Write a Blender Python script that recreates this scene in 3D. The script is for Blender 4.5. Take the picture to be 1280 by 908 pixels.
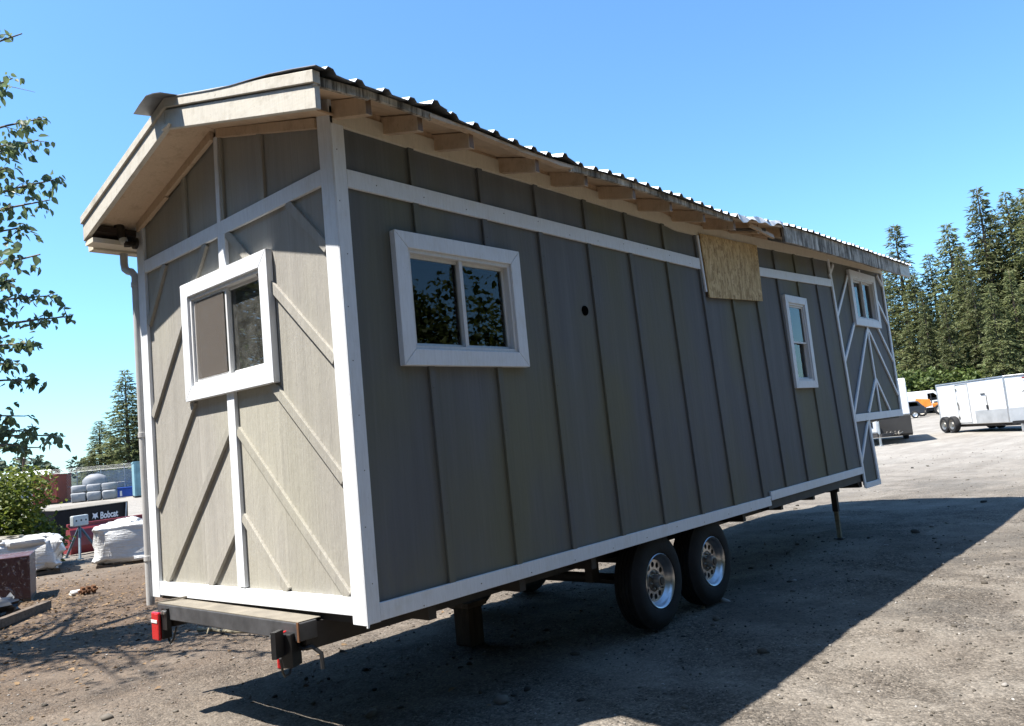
import bpy, bmesh, math, random
import numpy as np
from mathutils import Vector, Matrix, noise

for o in list(bpy.data.objects): bpy.data.objects.remove(o)
SC = bpy.context.scene
COL = SC.collection
PI = math.pi

# ------------------------------------------------------------------ camera
cam_d = bpy.data.cameras.new('camera')
cam = bpy.data.objects.new('camera', cam_d); COL.objects.link(cam)
RX = Vector((0.6647396, -0.7409549, -0.0954310))
DN = Vector((0.0128905, 0.1390963, -0.9901950))
FW = Vector((0.7469639, 0.6569917, 0.1020141))
mw = Matrix.Identity(4)
for i in range(3):
    mw[i][0] = RX[i]; mw[i][1] = -DN[i]; mw[i][2] = -FW[i]
CAMP = Vector((-2.5709, -3.4455, 1.6089))
mw[0][3], mw[1][3], mw[2][3] = CAMP
cam.matrix_world = mw
cam_d.sensor_width = 36; cam_d.lens = 27.43
cam_d.clip_start = 0.05; cam_d.clip_end = 5000
SC.camera = cam

# ------------------------------------------------------------------ sky, sun, exposure
SUNV = Vector((-0.44, 0.24, 1.0)).normalized()          # towards the sun
world = bpy.data.worlds.new('World'); SC.world = world; world.use_nodes = True
wn = world.node_tree.nodes; wl = world.node_tree.links
bgn = wn['Background']
sky = wn.new('ShaderNodeTexSky'); sky.sky_type = 'NISHITA'; sky.sun_disc = False
sky.sun_elevation = math.asin(SUNV.z)
sky.sun_rotation = math.atan2(SUNV.x, SUNV.y)
sky.air_density = 1.0; sky.dust_density = 0.7; sky.ozone_density = 2.0; sky.altitude = 50
tint = wn.new('ShaderNodeMix'); tint.data_type = 'RGBA'; tint.blend_type = 'MULTIPLY'; tint.inputs[0].default_value = 1; tint.inputs[7].default_value = (.84, 1.24, 1.50, 1)
wl.new(sky.outputs[0], tint.inputs[6]); wl.new(tint.outputs[2], bgn.inputs[0]); bgn.inputs[1].default_value = 0.074
sun_d = bpy.data.lights.new('sun', 'SUN'); sun_d.energy = 5.0; sun_d.angle = math.radians(0.53)
sun_d.color = (1.0, 0.955, 0.88)
sun = bpy.data.objects.new('sun', sun_d); COL.objects.link(sun)
sun.rotation_euler = SUNV.to_track_quat('Z', 'Y').to_euler(); sun.location = (-20, 10, 40)
SC.view_settings.view_transform = 'Standard'; SC.view_settings.look = 'None'
SC.view_settings.gamma = 1; SC.view_settings.use_curve_mapping = False
SC.view_settings.exposure = 1.5
try:
    SC.cycles.transparent_max_bounces = 16
except Exception: pass

# ------------------------------------------------------------------ materials
MATS = {}
class NT:
    def __init__(s, name):
        s.m = bpy.data.materials.new(name); s.m.use_nodes = True
        s.t = s.m.node_tree; s.n = s.t.nodes; s.b = s.n['Principled BSDF']; s.out = s.n['Material Output']
        MATS[name] = s.m
    def node(s, typ, **kw):
        n = s.n.new(typ)
        for k, v in kw.items():
            if k in n.inputs: n.inputs[k].default_value = v
            else: setattr(n, k, v)
        return n
    def link(s, a, b): s.t.links.new(a, b)
    def coord(s, scale=(1,1,1), kind='Object'):
        tc = s.n.new('ShaderNodeTexCoord'); mp = s.n.new('ShaderNodeMapping'); mp.inputs['Scale'].default_value = scale
        s.link(tc.outputs[kind], mp.inputs['Vector']); return mp.outputs[0]
    def noise(s, vec, scale=5, detail=5, rough=.55, dist=0):
        n = s.node('ShaderNodeTexNoise', Scale=scale, Detail=detail, Roughness=rough, Distortion=dist)
        s.link(vec, n.inputs['Vector']); return n.outputs['Fac']
    def ramp(s, fac, stops, interp='LINEAR'):
        r = s.n.new('ShaderNodeValToRGB'); cr = r.color_ramp; cr.interpolation = interp
        while len(cr.elements) < len(stops): cr.elements.new(.5)
        for e, (p, c) in zip(cr.elements, stops):
            e.position = p; e.color = (c, c, c, 1) if isinstance(c, (int, float)) else (*c[:3], 1)
        s.link(fac, r.inputs[0]); return r.outputs[0]
    def mix(s, fac, a, b, mode='MIX'):
        m = s.n.new('ShaderNodeMix'); m.data_type = 'RGBA'; m.blend_type = mode
        for sock, v in ((m.inputs[0], fac), (m.inputs[6], a), (m.inputs[7], b)):
            if hasattr(v, 'is_linked') or hasattr(v, 'links'): s.link(v, sock)
            elif isinstance(v, (int, float)): sock.default_value = v if sock == m.inputs[0] else (v, v, v, 1)
            else: sock.default_value = (*v[:3], 1)
        return m.outputs[2]
    def bump(s, h, strength=.3, dist=.01):
        b = s.n.new('ShaderNodeBump'); b.inputs['Strength'].default_value = strength; b.inputs['Distance'].default_value = dist
        s.link(h, b.inputs['Height']); s.link(b.outputs[0], s.b.inputs['Normal'])
    def set(s, color=None, rough=None, metal=None, spec=None):
        if color is not None:
            if hasattr(color, 'links'): s.link(color, s.b.inputs['Base Color'])
            else: s.b.inputs['Base Color'].default_value = (*color, 1)
        if rough is not None:
            if hasattr(rough, 'links'): s.link(rough, s.b.inputs['Roughness'])
            else: s.b.inputs['Roughness'].default_value = rough
        if metal is not None: s.b.inputs['Metallic'].default_value = metal
        if spec is not None: s.b.inputs['Specular IOR Level'].default_value = spec
        return s

def simple(name, col, rough=.6, metal=0, var=.25, scale=6, bump=.1, spec=.5, stretch=(1,1,1)):
    t = NT(name); v = t.coord(stretch)
    f = t.noise(v, scale, 6, .6)
    dark = tuple(c*(1-var) for c in col); lite = tuple(min(1, c*(1+var*.5)) for c in col)
    t.set(t.ramp(f, [(.3, dark), (.7, lite)]), rough, metal, spec)
    if bump: t.bump(t.noise(v, scale*8, 4, .6), bump, .004)
    return t.m

def mat_siding(name, base, tint, stain, grain=.25):
    t = NT(name)
    v1 = t.coord((9, 9, .5)); v2 = t.coord((60, 60, 2.2)); v3 = t.coord((1.3, 1.3, .55))
    streak = t.noise(v1, 1.0, 5, .6); fine = t.noise(v2, 1.0, 4, .6); big = t.noise(v3, 1.0, 3, .5)
    c = t.ramp(streak, [(.25, tuple(x*.86 for x in base)), (.75, tuple(x*1.1 for x in base))])
    c = t.mix(t.ramp(big, [(.42, 0.), (.66, stain)]), c, tint)
    c = t.mix(.35, c, t.ramp(fine, [(.3, .78), (.7, 1.1)]), 'MULTIPLY')
    oi = t.n.new('ShaderNodeObjectInfo')
    rv = t.ramp(oi.outputs['Random'], [(0, .93), (1, 1.05)])
    c = t.mix(1.0, c, rv, 'MULTIPLY')
    # splash of dried mud low on the wall
    tc = t.n.new('ShaderNodeTexCoord'); sx = t.n.new('ShaderNodeSeparateXYZ'); t.link(tc.outputs['Object'], sx.inputs[0])
    spl = t.noise(t.coord((14, 14, 6)), 1, 5, .65)
    ad = t.node('ShaderNodeMath', operation='MULTIPLY_ADD'); t.link(spl, ad.inputs[0]); ad.inputs[1].default_value = .9; t.link(sx.outputs[2], ad.inputs[2])
    c = t.mix(t.ramp(ad.outputs[0], [(.45, .38), (.85, 0.)]), c, tuple(x*.85+.03*y for x, y in zip(tint, (1, .9, .7))))
    t.set(c, .8, 0, .25)
    a = t.node('ShaderNodeMath', operation='ADD'); t.link(fine, a.inputs[0]); t.link(t.noise(t.coord((22, 22, 9)), 1, 5, .7), a.inputs[1])
    t.bump(a.outputs[0], grain, .006)
    return t.m
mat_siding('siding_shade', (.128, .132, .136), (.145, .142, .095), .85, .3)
mat_siding('siding_sunlit_tone', (.315, .297, .268), (.35, .333, .268), .6, .8)  # same siding; sunlight on the end wall is put into a lighter colour

def mat_paint(name, base, dirt, amt=.5, grain=.12):
    t = NT(name); v = t.coord((3, 3, 3)); g = t.coord((40, 8, 40))
    n1 = t.noise(v, 2.5, 7, .68); n2 = t.noise(v, 11, 5, .6)
    c = t.mix(t.ramp(n1, [(.5, 0.), (.78, amt)]), base, dirt)
    c = t.mix(t.ramp(n2, [(.66, 0.), (.74, amt*.9)]), c, tuple(x*.6 for x in dirt))
    n3 = t.noise(t.coord((70, 70, 7)), 1, 5, .7)
    c = t.mix(.22, c, t.ramp(n3, [(.35, .62), (.6, 1.08)]), 'MULTIPLY')
    t.set(c, .55, 0, .3)
    t.bump(t.noise(g, 1, 4, .6), grain*1.6, .003)
    return t.m
mat_paint('white_trim', (.67, .69, .72), (.54, .51, .44), .4)
mat_paint('white_vinyl', (.60, .60, .60), (.48, .46, .41), .25, .02)
mat_paint('cream_trim', (.62, .56, .455), (.42, .36, .27), .5)
mat_paint('primer_wood', (.56, .42, .295), (.28, .19, .115), .7, .3)
mat_paint('rake_paint', (.52, .485, .42), (.27, .225, .165), .75, .25)
mat_paint('cut_end', (.20, .12, .07), (.08, .05, .03), .8, .3)

def mat_fascia():
    t = NT('weathered_fascia')
    f = t.noise(t.coord((15, 15, 1.2)), 1, 6, .8); g = t.noise(t.coord((7, 7, 7)), 1, 5, .6)
    c = t.ramp(f, [(.26, (.018, .016, .014)), (.40, (.10, .085, .07)), (.48, (.34, .30, .25)), (.62, (.66, .61, .53))])
    c = t.mix(t.ramp(g, [(.35, .6), (.55, 0.)]), c, (.04, .035, .03))
    t.set(c, .9, 0, .15); t.bump(f, .5, .01)
mat_fascia()
def mat_osb():
    t = NT('strand_board')
    v = t.coord((1, 1, 1))
    wob = t.n.new('ShaderNodeMapping'); wob.inputs['Rotation'].default_value = (0, .5, 0); wob.inputs['Scale'].default_value = (34, 34, 9); t.link(v, wob.inputs[0])
    wob2 = t.n.new('ShaderNodeMapping'); wob2.inputs['Rotation'].default_value = (0, -.9, 0); wob2.inputs['Scale'].default_value = (46, 46, 12); t.link(v, wob2.inputs[0])
    vo = t.node('ShaderNodeTexVoronoi', Scale=1.0); t.link(wob.outputs[0], vo.inputs['Vector'])
    vo2 = t.node('ShaderNodeTexVoronoi', Scale=1.0); t.link(wob2.outputs[0], vo2.inputs['Vector'])
    b1 = t.n.new('ShaderNodeSeparateColor'); t.link(vo.outputs['Color'], b1.inputs[0])
    b2 = t.n.new('ShaderNodeSeparateColor'); t.link(vo2.outputs['Color'], b2.inputs[0])
    c1 = t.ramp(b1.outputs[0], [(0, (.30, .19, .075)), (.5, (.50, .35, .16)), (1, (.64, .48, .26))])
    c2 = t.ramp(b2.outputs[1], [(0, (.27, .165, .065)), (.5, (.48, .33, .15)), (1, (.60, .44, .23))])
    c = t.mix(t.ramp(t.noise(v, 30, 3), [(.45, 0.), (.55, 1.)]), c1, c2)
    t.set(c, .75, 0, .3); t.bump(b1.outputs[0], .25, .004)
mat_osb()
simple('galvanised', (.30, .31, .33), .5, .7, .25, 3, .08)
simple('dark_rust_steel', (.035, .03, .028), .7, .1, .4, 5, .2)
simple('bumper_steel', (.075, .075, .08), .55, .3, .45, 7, .2)
simple('dusty_top', (.17, .15, .12), .9, 0, .3, 6, .2)
simple('black_plastic', (.012, .012, .013), .4, 0, .2, 6, .05)
simple('rubber', (.016, .016, .017), .82, 0, .35, 9, .15, .3)
simple('chrome', (.55, .55, .56), .3, .95, .2, 9, .03)
simple('hub_metal', (.30, .28, .25), .45, .8, .4, 9, .1)
simple('dark_brown_wood', (.045, .03, .022), .8, 0, .5, 6, .3, .3, (1, 8, 8))
simple('old_timber', (.13, .10, .075), .9, 0, .5, 5, .4, .2, (1, 6, 6))
simple('block_wood', (.07, .052, .038), .9, 0, .4, 6, .3, .2, (6, 6, 1))
simple('interior_wall', (.42, .38, .33), .8, 0, .1, 3, .05)
simple('interior_dark', (.10, .085, .07), .8, 0, .2, 3, .05)
simple('curtain', (.42, .36, .31), .9, 0, .15, 6, .1, .2, (8, 8, .3))
simple('pvc_white', (.42, .41, .40), .5, 0, .15, 5, .03)
simple('gutter_cream', (.62, .55, .43), .6, 0, .3, 6, .05)
simple('bronze', (.05, .042, .035), .4, .6, .2, 8, .02)
simple('lamp_glass', (.55, .53, .48), .2, 0, .15, 6, 0)
simple('bark', (.11, .085, .065), .95, 0, .5, 7, .8, .1, (3, 3, .8))
simple('cotton_bark', (.20, .18, .15), .95, 0, .45, 7, .7, .1, (3, 3, .8))
simple('maroon_panel', (.05, .008, .010), .5, 0, .4, 3, .05)
simple('black_paint', (.007, .007, .010), .6, 0, .3, 4, .05, .15)
simple('red_paint', (.20, .018, .02), .45, 0, .35, 4, .05)
simple('decal_white', (.75, .75, .75), .5, 0, .1, 5, 0)
simple('blue_grey_steel', (.10, .14, .17), .55, .2, .4, 8, .1)
simple('light_grey_paint', (.42, .45, .46), .55, 0, .25, 7, .05)
simple('container_red', (.23, .045, .025), .65, 0, .3, 1.2, .1)
simple('bin_blue', (.015, .07, .36), .45, 0, .2, 2, .03)
simple('teal_paint', (.17, .30, .33), .6, 0, .35, 1.0, .1)
simple('grey_cover', (.20, .205, .215), .65, 0, .2, 2, .1)
simple('fence_steel', (.34, .35, .35), .5, .6, .2, 3, 0)
simple('fence_slat', (.30, .30, .29), .7, 0, .3, 2, 0)
simple('pole_wood', (.085, .055, .04), .9, 0, .3, 3, .2, .2, (3, 3, .6))
simple('roof_white', (.70, .72, .74), .5, 0, .15, 1, 0)
simple('tan_wall', (.40, .37, .33), .8, 0, .15, 1, 0)
simple('trailer_white', (.58, .58, .58), .35, 0, .14, 1.6, .03)
simple('trailer_grey', (.40, .41, .42), .4, .3, .2, 2, .03)
simple('aluminium', (.55, .55, .55), .35, .8, .2, 4, .02)
simple('rv_dark', (.022, .02, .018), .5, 0, .3, 2, .05)
simple('car_paint', (.02, .024, .032), .25, 0, .15, 2, 0)
simple('orange_paint', (.62, .20, .02), .5, 0, .3, 4, .03)
simple('cream_rim', (.62, .55, .45), .5, 0, .25, 5, .03)
simple('rust', (.16, .07, .03), .9, .2, .5, 12, .4)
simple('dead_stick', (.22, .19, .13), .9, 0, .4, 14, .5)
simple('white_scrap', (.62, .61, .58), .6, 0, .2, 5, .1)
simple('green_scrap', (.16, .26, .23), .6, 0, .3, 5, .1)
simple('void_black', (.003, .003, .003), 1, 0, .1, 5, 0, 0)
simple('nail', (.10, .09, .085), .5, .5, .2, 30, 0)
simple('hill_base', (.035, .05, .03), 1, 0, .3, .05, 0)

def mat_emissive_red(name):
    t = NT(name); v = t.coord((1, 1, 1))
    w = t.node('ShaderNodeTexVoronoi', Scale=90.0); t.link(v, w.inputs['Vector'])
    t.set((.42, .012, .015), .12, 0, .6); t.bump(w.outputs['Distance'], .3, .004)
mat_emissive_red('red_lens')

def mat_glass(name, tint=(.93, .96, .95), ior=1.52, rough=.0):
    t = NT(name); t.n.remove(t.b)
    tr = t.n.new('ShaderNodeBsdfTransparent'); tr.inputs[0].default_value = (*tint, 1)
    gl = t.n.new('ShaderNodeBsdfGlossy'); gl.inputs['Roughness'].default_value = rough
    fr = t.n.new('ShaderNodeFresnel'); fr.inputs['IOR'].default_value = ior
    fm = t.node('ShaderNodeMath', operation='MULTIPLY'); t.link(fr.outputs[0], fm.inputs[0]); fm.inputs[1].default_value = 1.0; fm.use_clamp = True
    mx = t.n.new('ShaderNodeMixShader'); t.link(fm.outputs[0], mx.inputs[0]); t.link(tr.outputs[0], mx.inputs[1]); t.link(gl.outputs[0], mx.inputs[2])
    t.link(mx.outputs[0], t.out.inputs[0])
mat_glass('glass', (.82, .84, .83), 1.5)
def mat_screen():
    t = NT('screen_mesh'); t.n.remove(t.b)
    tr = t.n.new('ShaderNodeBsdfTransparent'); df = t.n.new('ShaderNodeBsdfDiffuse'); df.inputs[0].default_value = (.17, .15, .135, 1)
    mx = t.n.new('ShaderNodeMixShader'); mx.inputs[0].default_value = .42; t.link(tr.outputs[0], mx.inputs[1]); t.link(df.outputs[0], mx.inputs[2]); t.link(mx.outputs[0], t.out.inputs[0])
mat_screen()
def mat_dusty():
    t = NT('dusty_glass'); t.n.remove(t.b); n = t.noise(t.coord((1, 1, 1)), 9, 6, .75)
    tr = t.n.new('ShaderNodeBsdfTransparent'); tr.inputs[0].default_value = (.8, .82, .81, 1); gl = t.n.new('ShaderNodeBsdfGlossy'); gl.inputs['Roughness'].default_value = 0
    fr = t.n.new('ShaderNodeFresnel'); fr.inputs['IOR'].default_value = 1.75
    m1 = t.n.new('ShaderNodeMixShader'); t.link(fr.outputs[0], m1.inputs[0]); t.link(tr.outputs[0], m1.inputs[1]); t.link(gl.outputs[0], m1.inputs[2])
    df = t.n.new('ShaderNodeBsdfDiffuse'); df.inputs[0].default_value = (.5, .5, .46, 1); m2 = t.n.new('ShaderNodeMixShader')
    t.link(t.ramp(n, [(.4, .04), (.75, .16)]), m2.inputs[0]); t.link(m1.outputs[0], m2.inputs[1]); t.link(df.outputs[0], m2.inputs[2]); t.link(m2.outputs[0], t.out.inputs[0])
mat_dusty()
mat_glass('tinted_glass', (.10, .11, .12), 1.7)

def mat_wrap(name, col, trans):
    t = NT(name); v = t.coord((1, 1, 1))
    n = t.noise(v, 4, 6, .7, 1.2); n2 = t.noise(t.coord((3, 3, 26)), 1.5, 4, .6)
    t.set(t.ramp(n, [(.3, tuple(c*.82 for c in col)), (.7, col)]), .3, 0, .5)
    a = t.node('ShaderNodeMath', operation='ADD'); t.link(n, a.inputs[0]); t.link(n2, a.inputs[1]); t.bump(a.outputs[0], .7, .03)
    if trans:
        tr = t.n.new('ShaderNodeBsdfTransparent'); mx = t.n.new('ShaderNodeMixShader')
        t.link(t.ramp(n, [(.35, .25), (.7, .92)]), mx.inputs[0]); t.link(tr.outputs[0], mx.inputs[1]); t.link(t.b.outputs[0], mx.inputs[2]); t.link(mx.outputs[0], t.out.inputs[0])
mat_wrap('white_wrap', (.56, .555, .54), False)
mat_wrap('tan_load', (.27, .245, .20), False)
def mat_film():
    t = NT('clear_film'); v = t.coord((1, 1, 1))
    n = t.noise(v, 7, 6, .75, 2.5)
    tr = t.n.new('ShaderNodeBsdfTransparent'); gl = t.n.new('ShaderNodeBsdfGlossy'); gl.inputs['Roughness'].default_value = .22
    df = t.n.new('ShaderNodeBsdfDiffuse'); df.inputs[0].default_value = (.7, .7, .7, 1)
    bp = t.n.new('ShaderNodeBump'); bp.inputs['Strength'].default_value = .8; bp.inputs['Distance'].default_value = .03; t.link(n, bp.inputs['Height']); t.link(bp.outputs[0], gl.inputs['Normal'])
    m1 = t.n.new('ShaderNodeMixShader'); m1.inputs[0].default_value = .55; t.link(gl.outputs[0], m1.inputs[1]); t.link(df.outputs[0], m1.inputs[2])
    m2 = t.n.new('ShaderNodeMixShader'); t.link(t.ramp(n, [(.54, .03), (.61, .42), (.645, .05)]), m2.inputs[0]); t.link(tr.outputs[0], m2.inputs[1]); t.link(m1.outputs[0], m2.inputs[2])
    t.link(m2.outputs[0], t.out.inputs[0])
mat_film()

def mat_leaf(name, lo, hi, trans=.35, rough=.5, scale=1.5):
    t = NT(name); v = t.coord((1, 1, 1))
    f = t.noise(v, scale, 3, .6); g = t.n.new('ShaderNodeNewGeometry')
    a = t.node('ShaderNodeMath', operation='MULTIPLY_ADD'); t.link(g.outputs['Random Per Island'], a.inputs[0]); a.inputs[1].default_value = .45
    b = t.node('ShaderNodeMath', operation='MULTIPLY'); t.link(f, b.inputs[0]); b.inputs[1].default_value = .6; t.link(b.outputs[0], a.inputs[2])
    c = t.ramp(a.outputs[0], [(.2, lo), (.8, hi)])
    oi = t.n.new('ShaderNodeObjectInfo')
    c = t.mix(1, c, t.ramp(oi.outputs['Random'], [(0, .75), (1, 1.2)]), 'MULTIPLY')
    t.set(c, rough, 0, .3)
    tl = t.n.new('ShaderNodeBsdfTranslucent'); t.link(c, tl.inputs[0]); mx = t.n.new('ShaderNodeMixShader'); mx.inputs[0].default_value = trans
    t.link(t.b.outputs[0], mx.inputs[1]); t.link(tl.outputs[0], mx.inputs[2]); t.link(mx.outputs[0], t.out.inputs[0])
mat_leaf('fir_needles', (.05, .068, .028), (.20, .215, .09), .4, .6, .35)
mat_leaf('cotton_leaf', (.06, .088, .05), (.18, .235, .11), .5, .38)
mat_leaf('shrub_leaf', (.05, .085, .014), (.21, .24, .04), .4, .5, 2.5)
mat_leaf('under_leaf', (.045, .075, .02), (.13, .165, .045), .35, .55, .6)
mat_leaf('far_leaf', (.03, .045, .03), (.075, .10, .055), .2, .7, .05)
mat_leaf('litter', (.09, .055, .03), (.26, .17, .09), .1, .8, 5)

def mat_ground():
    t = NT('gravel'); P = t.coord((1, 1, 1))
    big = t.noise(P, .22, 5, .6); mid = t.noise(P, 1.3, 7, .68); fine = t.noise(P, 34, 6, .75)
    vo = t.node('ShaderNodeTexVoronoi', Scale=75.0); t.link(P, vo.inputs['Vector'])
    vo2 = t.node('ShaderNodeTexVoronoi', Scale=26.0); t.link(P, vo2.inputs['Vector'])
    sc = t.n.new('ShaderNodeSeparateColor'); t.link(vo.outputs['Color'], sc.inputs[0])
    sc2 = t.n.new('ShaderNodeSeparateColor'); t.link(vo2.outputs['Color'], sc2.inputs[0])
    # packed dust against loose stone
    dust = t.ramp(t.noise(P, .75, 6, .7, .6), [(.44, 0.), (.60, 1.)])
    stone = t.ramp(mid, [(.28, (.075, .063, .052)), (.5, (.125, .108, .09)), (.74, (.17, .152, .13))])
    st = t.ramp(sc.outputs[0], [(0, .3), (.35, .75), (.8, 1.1), (1, 1.8)])
    stone = t.mix(.8, stone, st, 'MULTIPLY')
    stone = t.mix(.6, stone, t.ramp(sc2.outputs[1], [(0, .55), (.4, .95), (1, 1.25)]), 'MULTIPLY')
    packed = t.ramp(mid, [(.25, (.125, .106, .087)), (.55, (.168, .148, .125)), (.8, (.21, .19, .165))])
    packed = t.mix(.35, packed, st, 'MULTIPLY')
    base = t.mix(dust, stone, packed)
    base = t.mix(.55, base, t.ramp(fine, [(.3, .5), (.7, 1.35)]), 'MULTIPLY')
    # dark crushed asphalt worked into the yard in broad patches
    base = t.mix(t.ramp(t.noise(P, .38, 7, .72, .8), [(.50, 0.), (.64, .6)]), base, t.ramp(fine, [(.3, (.028, .026, .025)), (.7, (.085, .078, .070))]))
    # brown litter where the tree drops its leaves (far left of the house)
    d = t.node('ShaderNodeVectorMath', operation='DISTANCE'); t.link(P, d.inputs[0]); d.inputs[1].default_value = (0.0, 8.8, 0)
    dn = t.node('ShaderNodeMath', operation='MULTIPLY_ADD'); t.link(mid, dn.inputs[0]); dn.inputs[1].default_value = -7; t.link(d.outputs['Value'], dn.inputs[2])
    mr = t.node('ShaderNodeMapRange'); t.link(dn.outputs[0], mr.inputs[0]); mr.inputs[1].default_value = 0; mr.inputs[2].default_value = 4.5; mr.inputs[3].default_value = .8; mr.inputs[4].default_value = 0
    base = t.mix(mr.outputs[0], base, t.ramp(fine, [(.3, (.035, .024, .017)), (.7, (.16, .108, .070))]))
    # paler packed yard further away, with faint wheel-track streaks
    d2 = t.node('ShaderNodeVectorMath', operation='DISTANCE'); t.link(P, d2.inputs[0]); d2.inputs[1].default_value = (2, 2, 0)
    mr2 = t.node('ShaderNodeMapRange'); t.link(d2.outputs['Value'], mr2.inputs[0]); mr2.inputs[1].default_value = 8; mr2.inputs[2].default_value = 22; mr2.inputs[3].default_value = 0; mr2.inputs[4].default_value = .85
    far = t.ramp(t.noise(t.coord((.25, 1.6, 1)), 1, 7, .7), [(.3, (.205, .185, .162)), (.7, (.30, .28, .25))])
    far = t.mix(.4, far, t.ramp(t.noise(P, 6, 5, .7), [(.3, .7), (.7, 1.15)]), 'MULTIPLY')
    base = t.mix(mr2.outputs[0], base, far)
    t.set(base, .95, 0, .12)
    a = t.node('ShaderNodeMath', operation='MULTIPLY_ADD'); t.link(vo.outputs['Distance'], a.inputs[0]); a.inputs[1].default_value = -1.0; t.link(fine, a.inputs[2])
    a2 = t.node('ShaderNodeMath', operation='MULTIPLY_ADD'); t.link(vo2.outputs['Distance'], a2.inputs[0]); a2.inputs[1].default_value = -.9; t.link(a.outputs[0], a2.inputs[2])
    inv = t.node('ShaderNodeMath', operation='MULTIPLY_ADD'); t.link(dust, inv.inputs[0]); inv.inputs[1].default_value = -.7; inv.inputs[2].default_value = 1
    a3 = t.node('ShaderNodeMath', operation='MULTIPLY'); t.link(a2.outputs[0], a3.inputs[0]); t.link(inv.outputs[0], a3.inputs[1])
    t.bump(a3.outputs[0], .8, .014)
mat_ground()
def mat_pebble():
    t = NT('pebbles'); g = t.n.new('ShaderNodeNewGeometry')
    c = t.ramp(g.outputs['Random Per Island'], [(0, (.03, .028, .025)), (.4, (.08, .07, .058)), (.8, (.145, .13, .112)), (1, (.33, .315, .30))])
    t.set(c, .9, 0, .15)
mat_pebble()

# ------------------------------------------------------------------ mesh helpers
class MB:
    def __init__(s): s.v = []; s.f = []
    def add(s, vs, fs):
        o = len(s.v); s.v += [tuple(x) for x in vs]; s.f += [tuple(i+o for i in f) for f in fs]; return s
    def box(s, x0, x1, y0, y1, z0, z1):
        return s.add([(x0,y0,z0),(x1,y0,z0),(x1,y1,z0),(x0,y1,z0),(x0,y0,z1),(x1,y0,z1),(x1,y1,z1),(x0,y1,z1)],
                     [(0,3,2,1),(4,5,6,7),(0,1,5,4),(1,2,6,5),(2,3,7,6),(3,0,4,7)])
    def prism(s, poly, vec):
        vec = Vector(vec); n = len(poly); a = [Vector(p) for p in poly]; b = [p+vec for p in a]
        nrm = Vector((0,0,0))
        for i in range(n): nrm += a[i].cross(a[(i+1) % n])
        if nrm.dot(vec) > 0: a, b = b, a
        return s.add(a+b, [tuple(range(n)), tuple(range(2*n-1, n-1, -1))] + [(i, i+n, (i+1) % n+n, (i+1) % n) for i in range(n)])
    def beam(s, p0, p1, w, t, nrm):
        """board from p0 to p1, w wide across, from the face at p towards -nrm by t"""
        p0 = Vector(p0); p1 = Vector(p1); n = Vector(nrm).normalized(); d = (p1-p0).normalized(); c = d.cross(n).normalized()*(w/2)
        return s.prism([p0-c, p0+c, p1+c, p1-c], -n*t)
    def tube(s, path, r, seg=8, caps=True):
        path = [Vector(p) for p in path]; n = len(path); rs = r if hasattr(r, '__len__') else [r]*n
        base = len(s.v); up = Vector((0,0,1)); vs = []; fs = []
        d0 = (path[1]-path[0]).normalized(); u = d0.cross(up if abs(d0.z) < .9 else Vector((1,0,0))).normalized()
        for i in range(n):
            d = (path[min(i+1, n-1)]-path[max(i-1, 0)]).normalized(); u = (u-d*u.dot(d)).normalized(); w = d.cross(u)
            for k in range(seg):
                a = 2*PI*k/seg; vs.append(path[i]+(u*math.cos(a)+w*math.sin(a))*rs[i])
        for i in range(n-1):
            for k in range(seg):
                k2 = (k+1) % seg; fs.append((i*seg+k, i*seg+k2, (i+1)*seg+k2, (i+1)*seg+k))
        if caps: fs.append(tuple(range(seg-1, -1, -1))); fs.append(tuple((n-1)*seg+k for k in range(seg)))
        return s.add(vs, fs)
    def lathe(s, prof, centre, axis, seg=32, closed=False):
        """prof: (radius, offset along axis)"""
        c = Vector(centre); ax = Vector(axis).normalized(); u = ax.cross(Vector((0,0,1)) if abs(ax.z) < .9 else Vector((1,0,0))).normalized(); w = ax.cross(u)
        vs = []; fs = []; n = len(prof)
        for r, h in prof:
            for k in range(seg):
                a = 2*PI*k/seg; vs.append(c+ax*h+(u*math.cos(a)+w*math.sin(a))*r)
        for i in range(n if closed else n-1):
            j = (i+1) % n
            for k in range(seg):
                k2 = (k+1) % seg; fs.append((i*seg+k, i*seg+k2, j*seg+k2, j*seg+k))
        return s.add(vs, fs)
    def mesh(s, name, mat, smooth=False):
        me = bpy.data.meshes.new(name); me.from_pydata(s.v, [], s.f)
        me.materials.append(MATS[mat]); me.update()
        if smooth: me.polygons.foreach_set('use_smooth', [True]*len(me.polygons))
        return me
    def build(s, name, mat, parent=None, smooth=False, bevel=0, loc=None):
        o = bpy.data.objects.new(name, s.mesh(name, mat, smooth)); COL.objects.link(o)
        if parent is not None: o.parent = parent
        if loc is not None: o.location = loc
        if bevel:
            m = o.modifiers.new('bevel', 'BEVEL'); m.width = bevel; m.segments = 2; m.limit_method = 'ANGLE'; m.angle_limit = math.radians(40)
        if smooth:
            try:
                me = o.data; me.set_sharp_from_angle(angle=math.radians(40))
            except Exception: pass
        return o
def tag(o, label, cat=None, group=None, kind=None):
    if label: o['label'] = label
    if cat: o['category'] = cat
    if group: o['group'] = group
    if kind: o['kind'] = kind
    return o
def empty(name, loc=(0,0,0), rz=0):
    o = bpy.data.objects.new(name, None); COL.objects.link(o); o.location = loc; o.rotation_euler = (0, 0, rz); o.empty_display_size = .2
    return o
def copy_tree(o, parent=None):
    c = o.copy(); COL.objects.link(c)
    if parent is not None: c.parent = parent
    for ch in o.children: copy_tree(ch, c)
    return c
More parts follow.
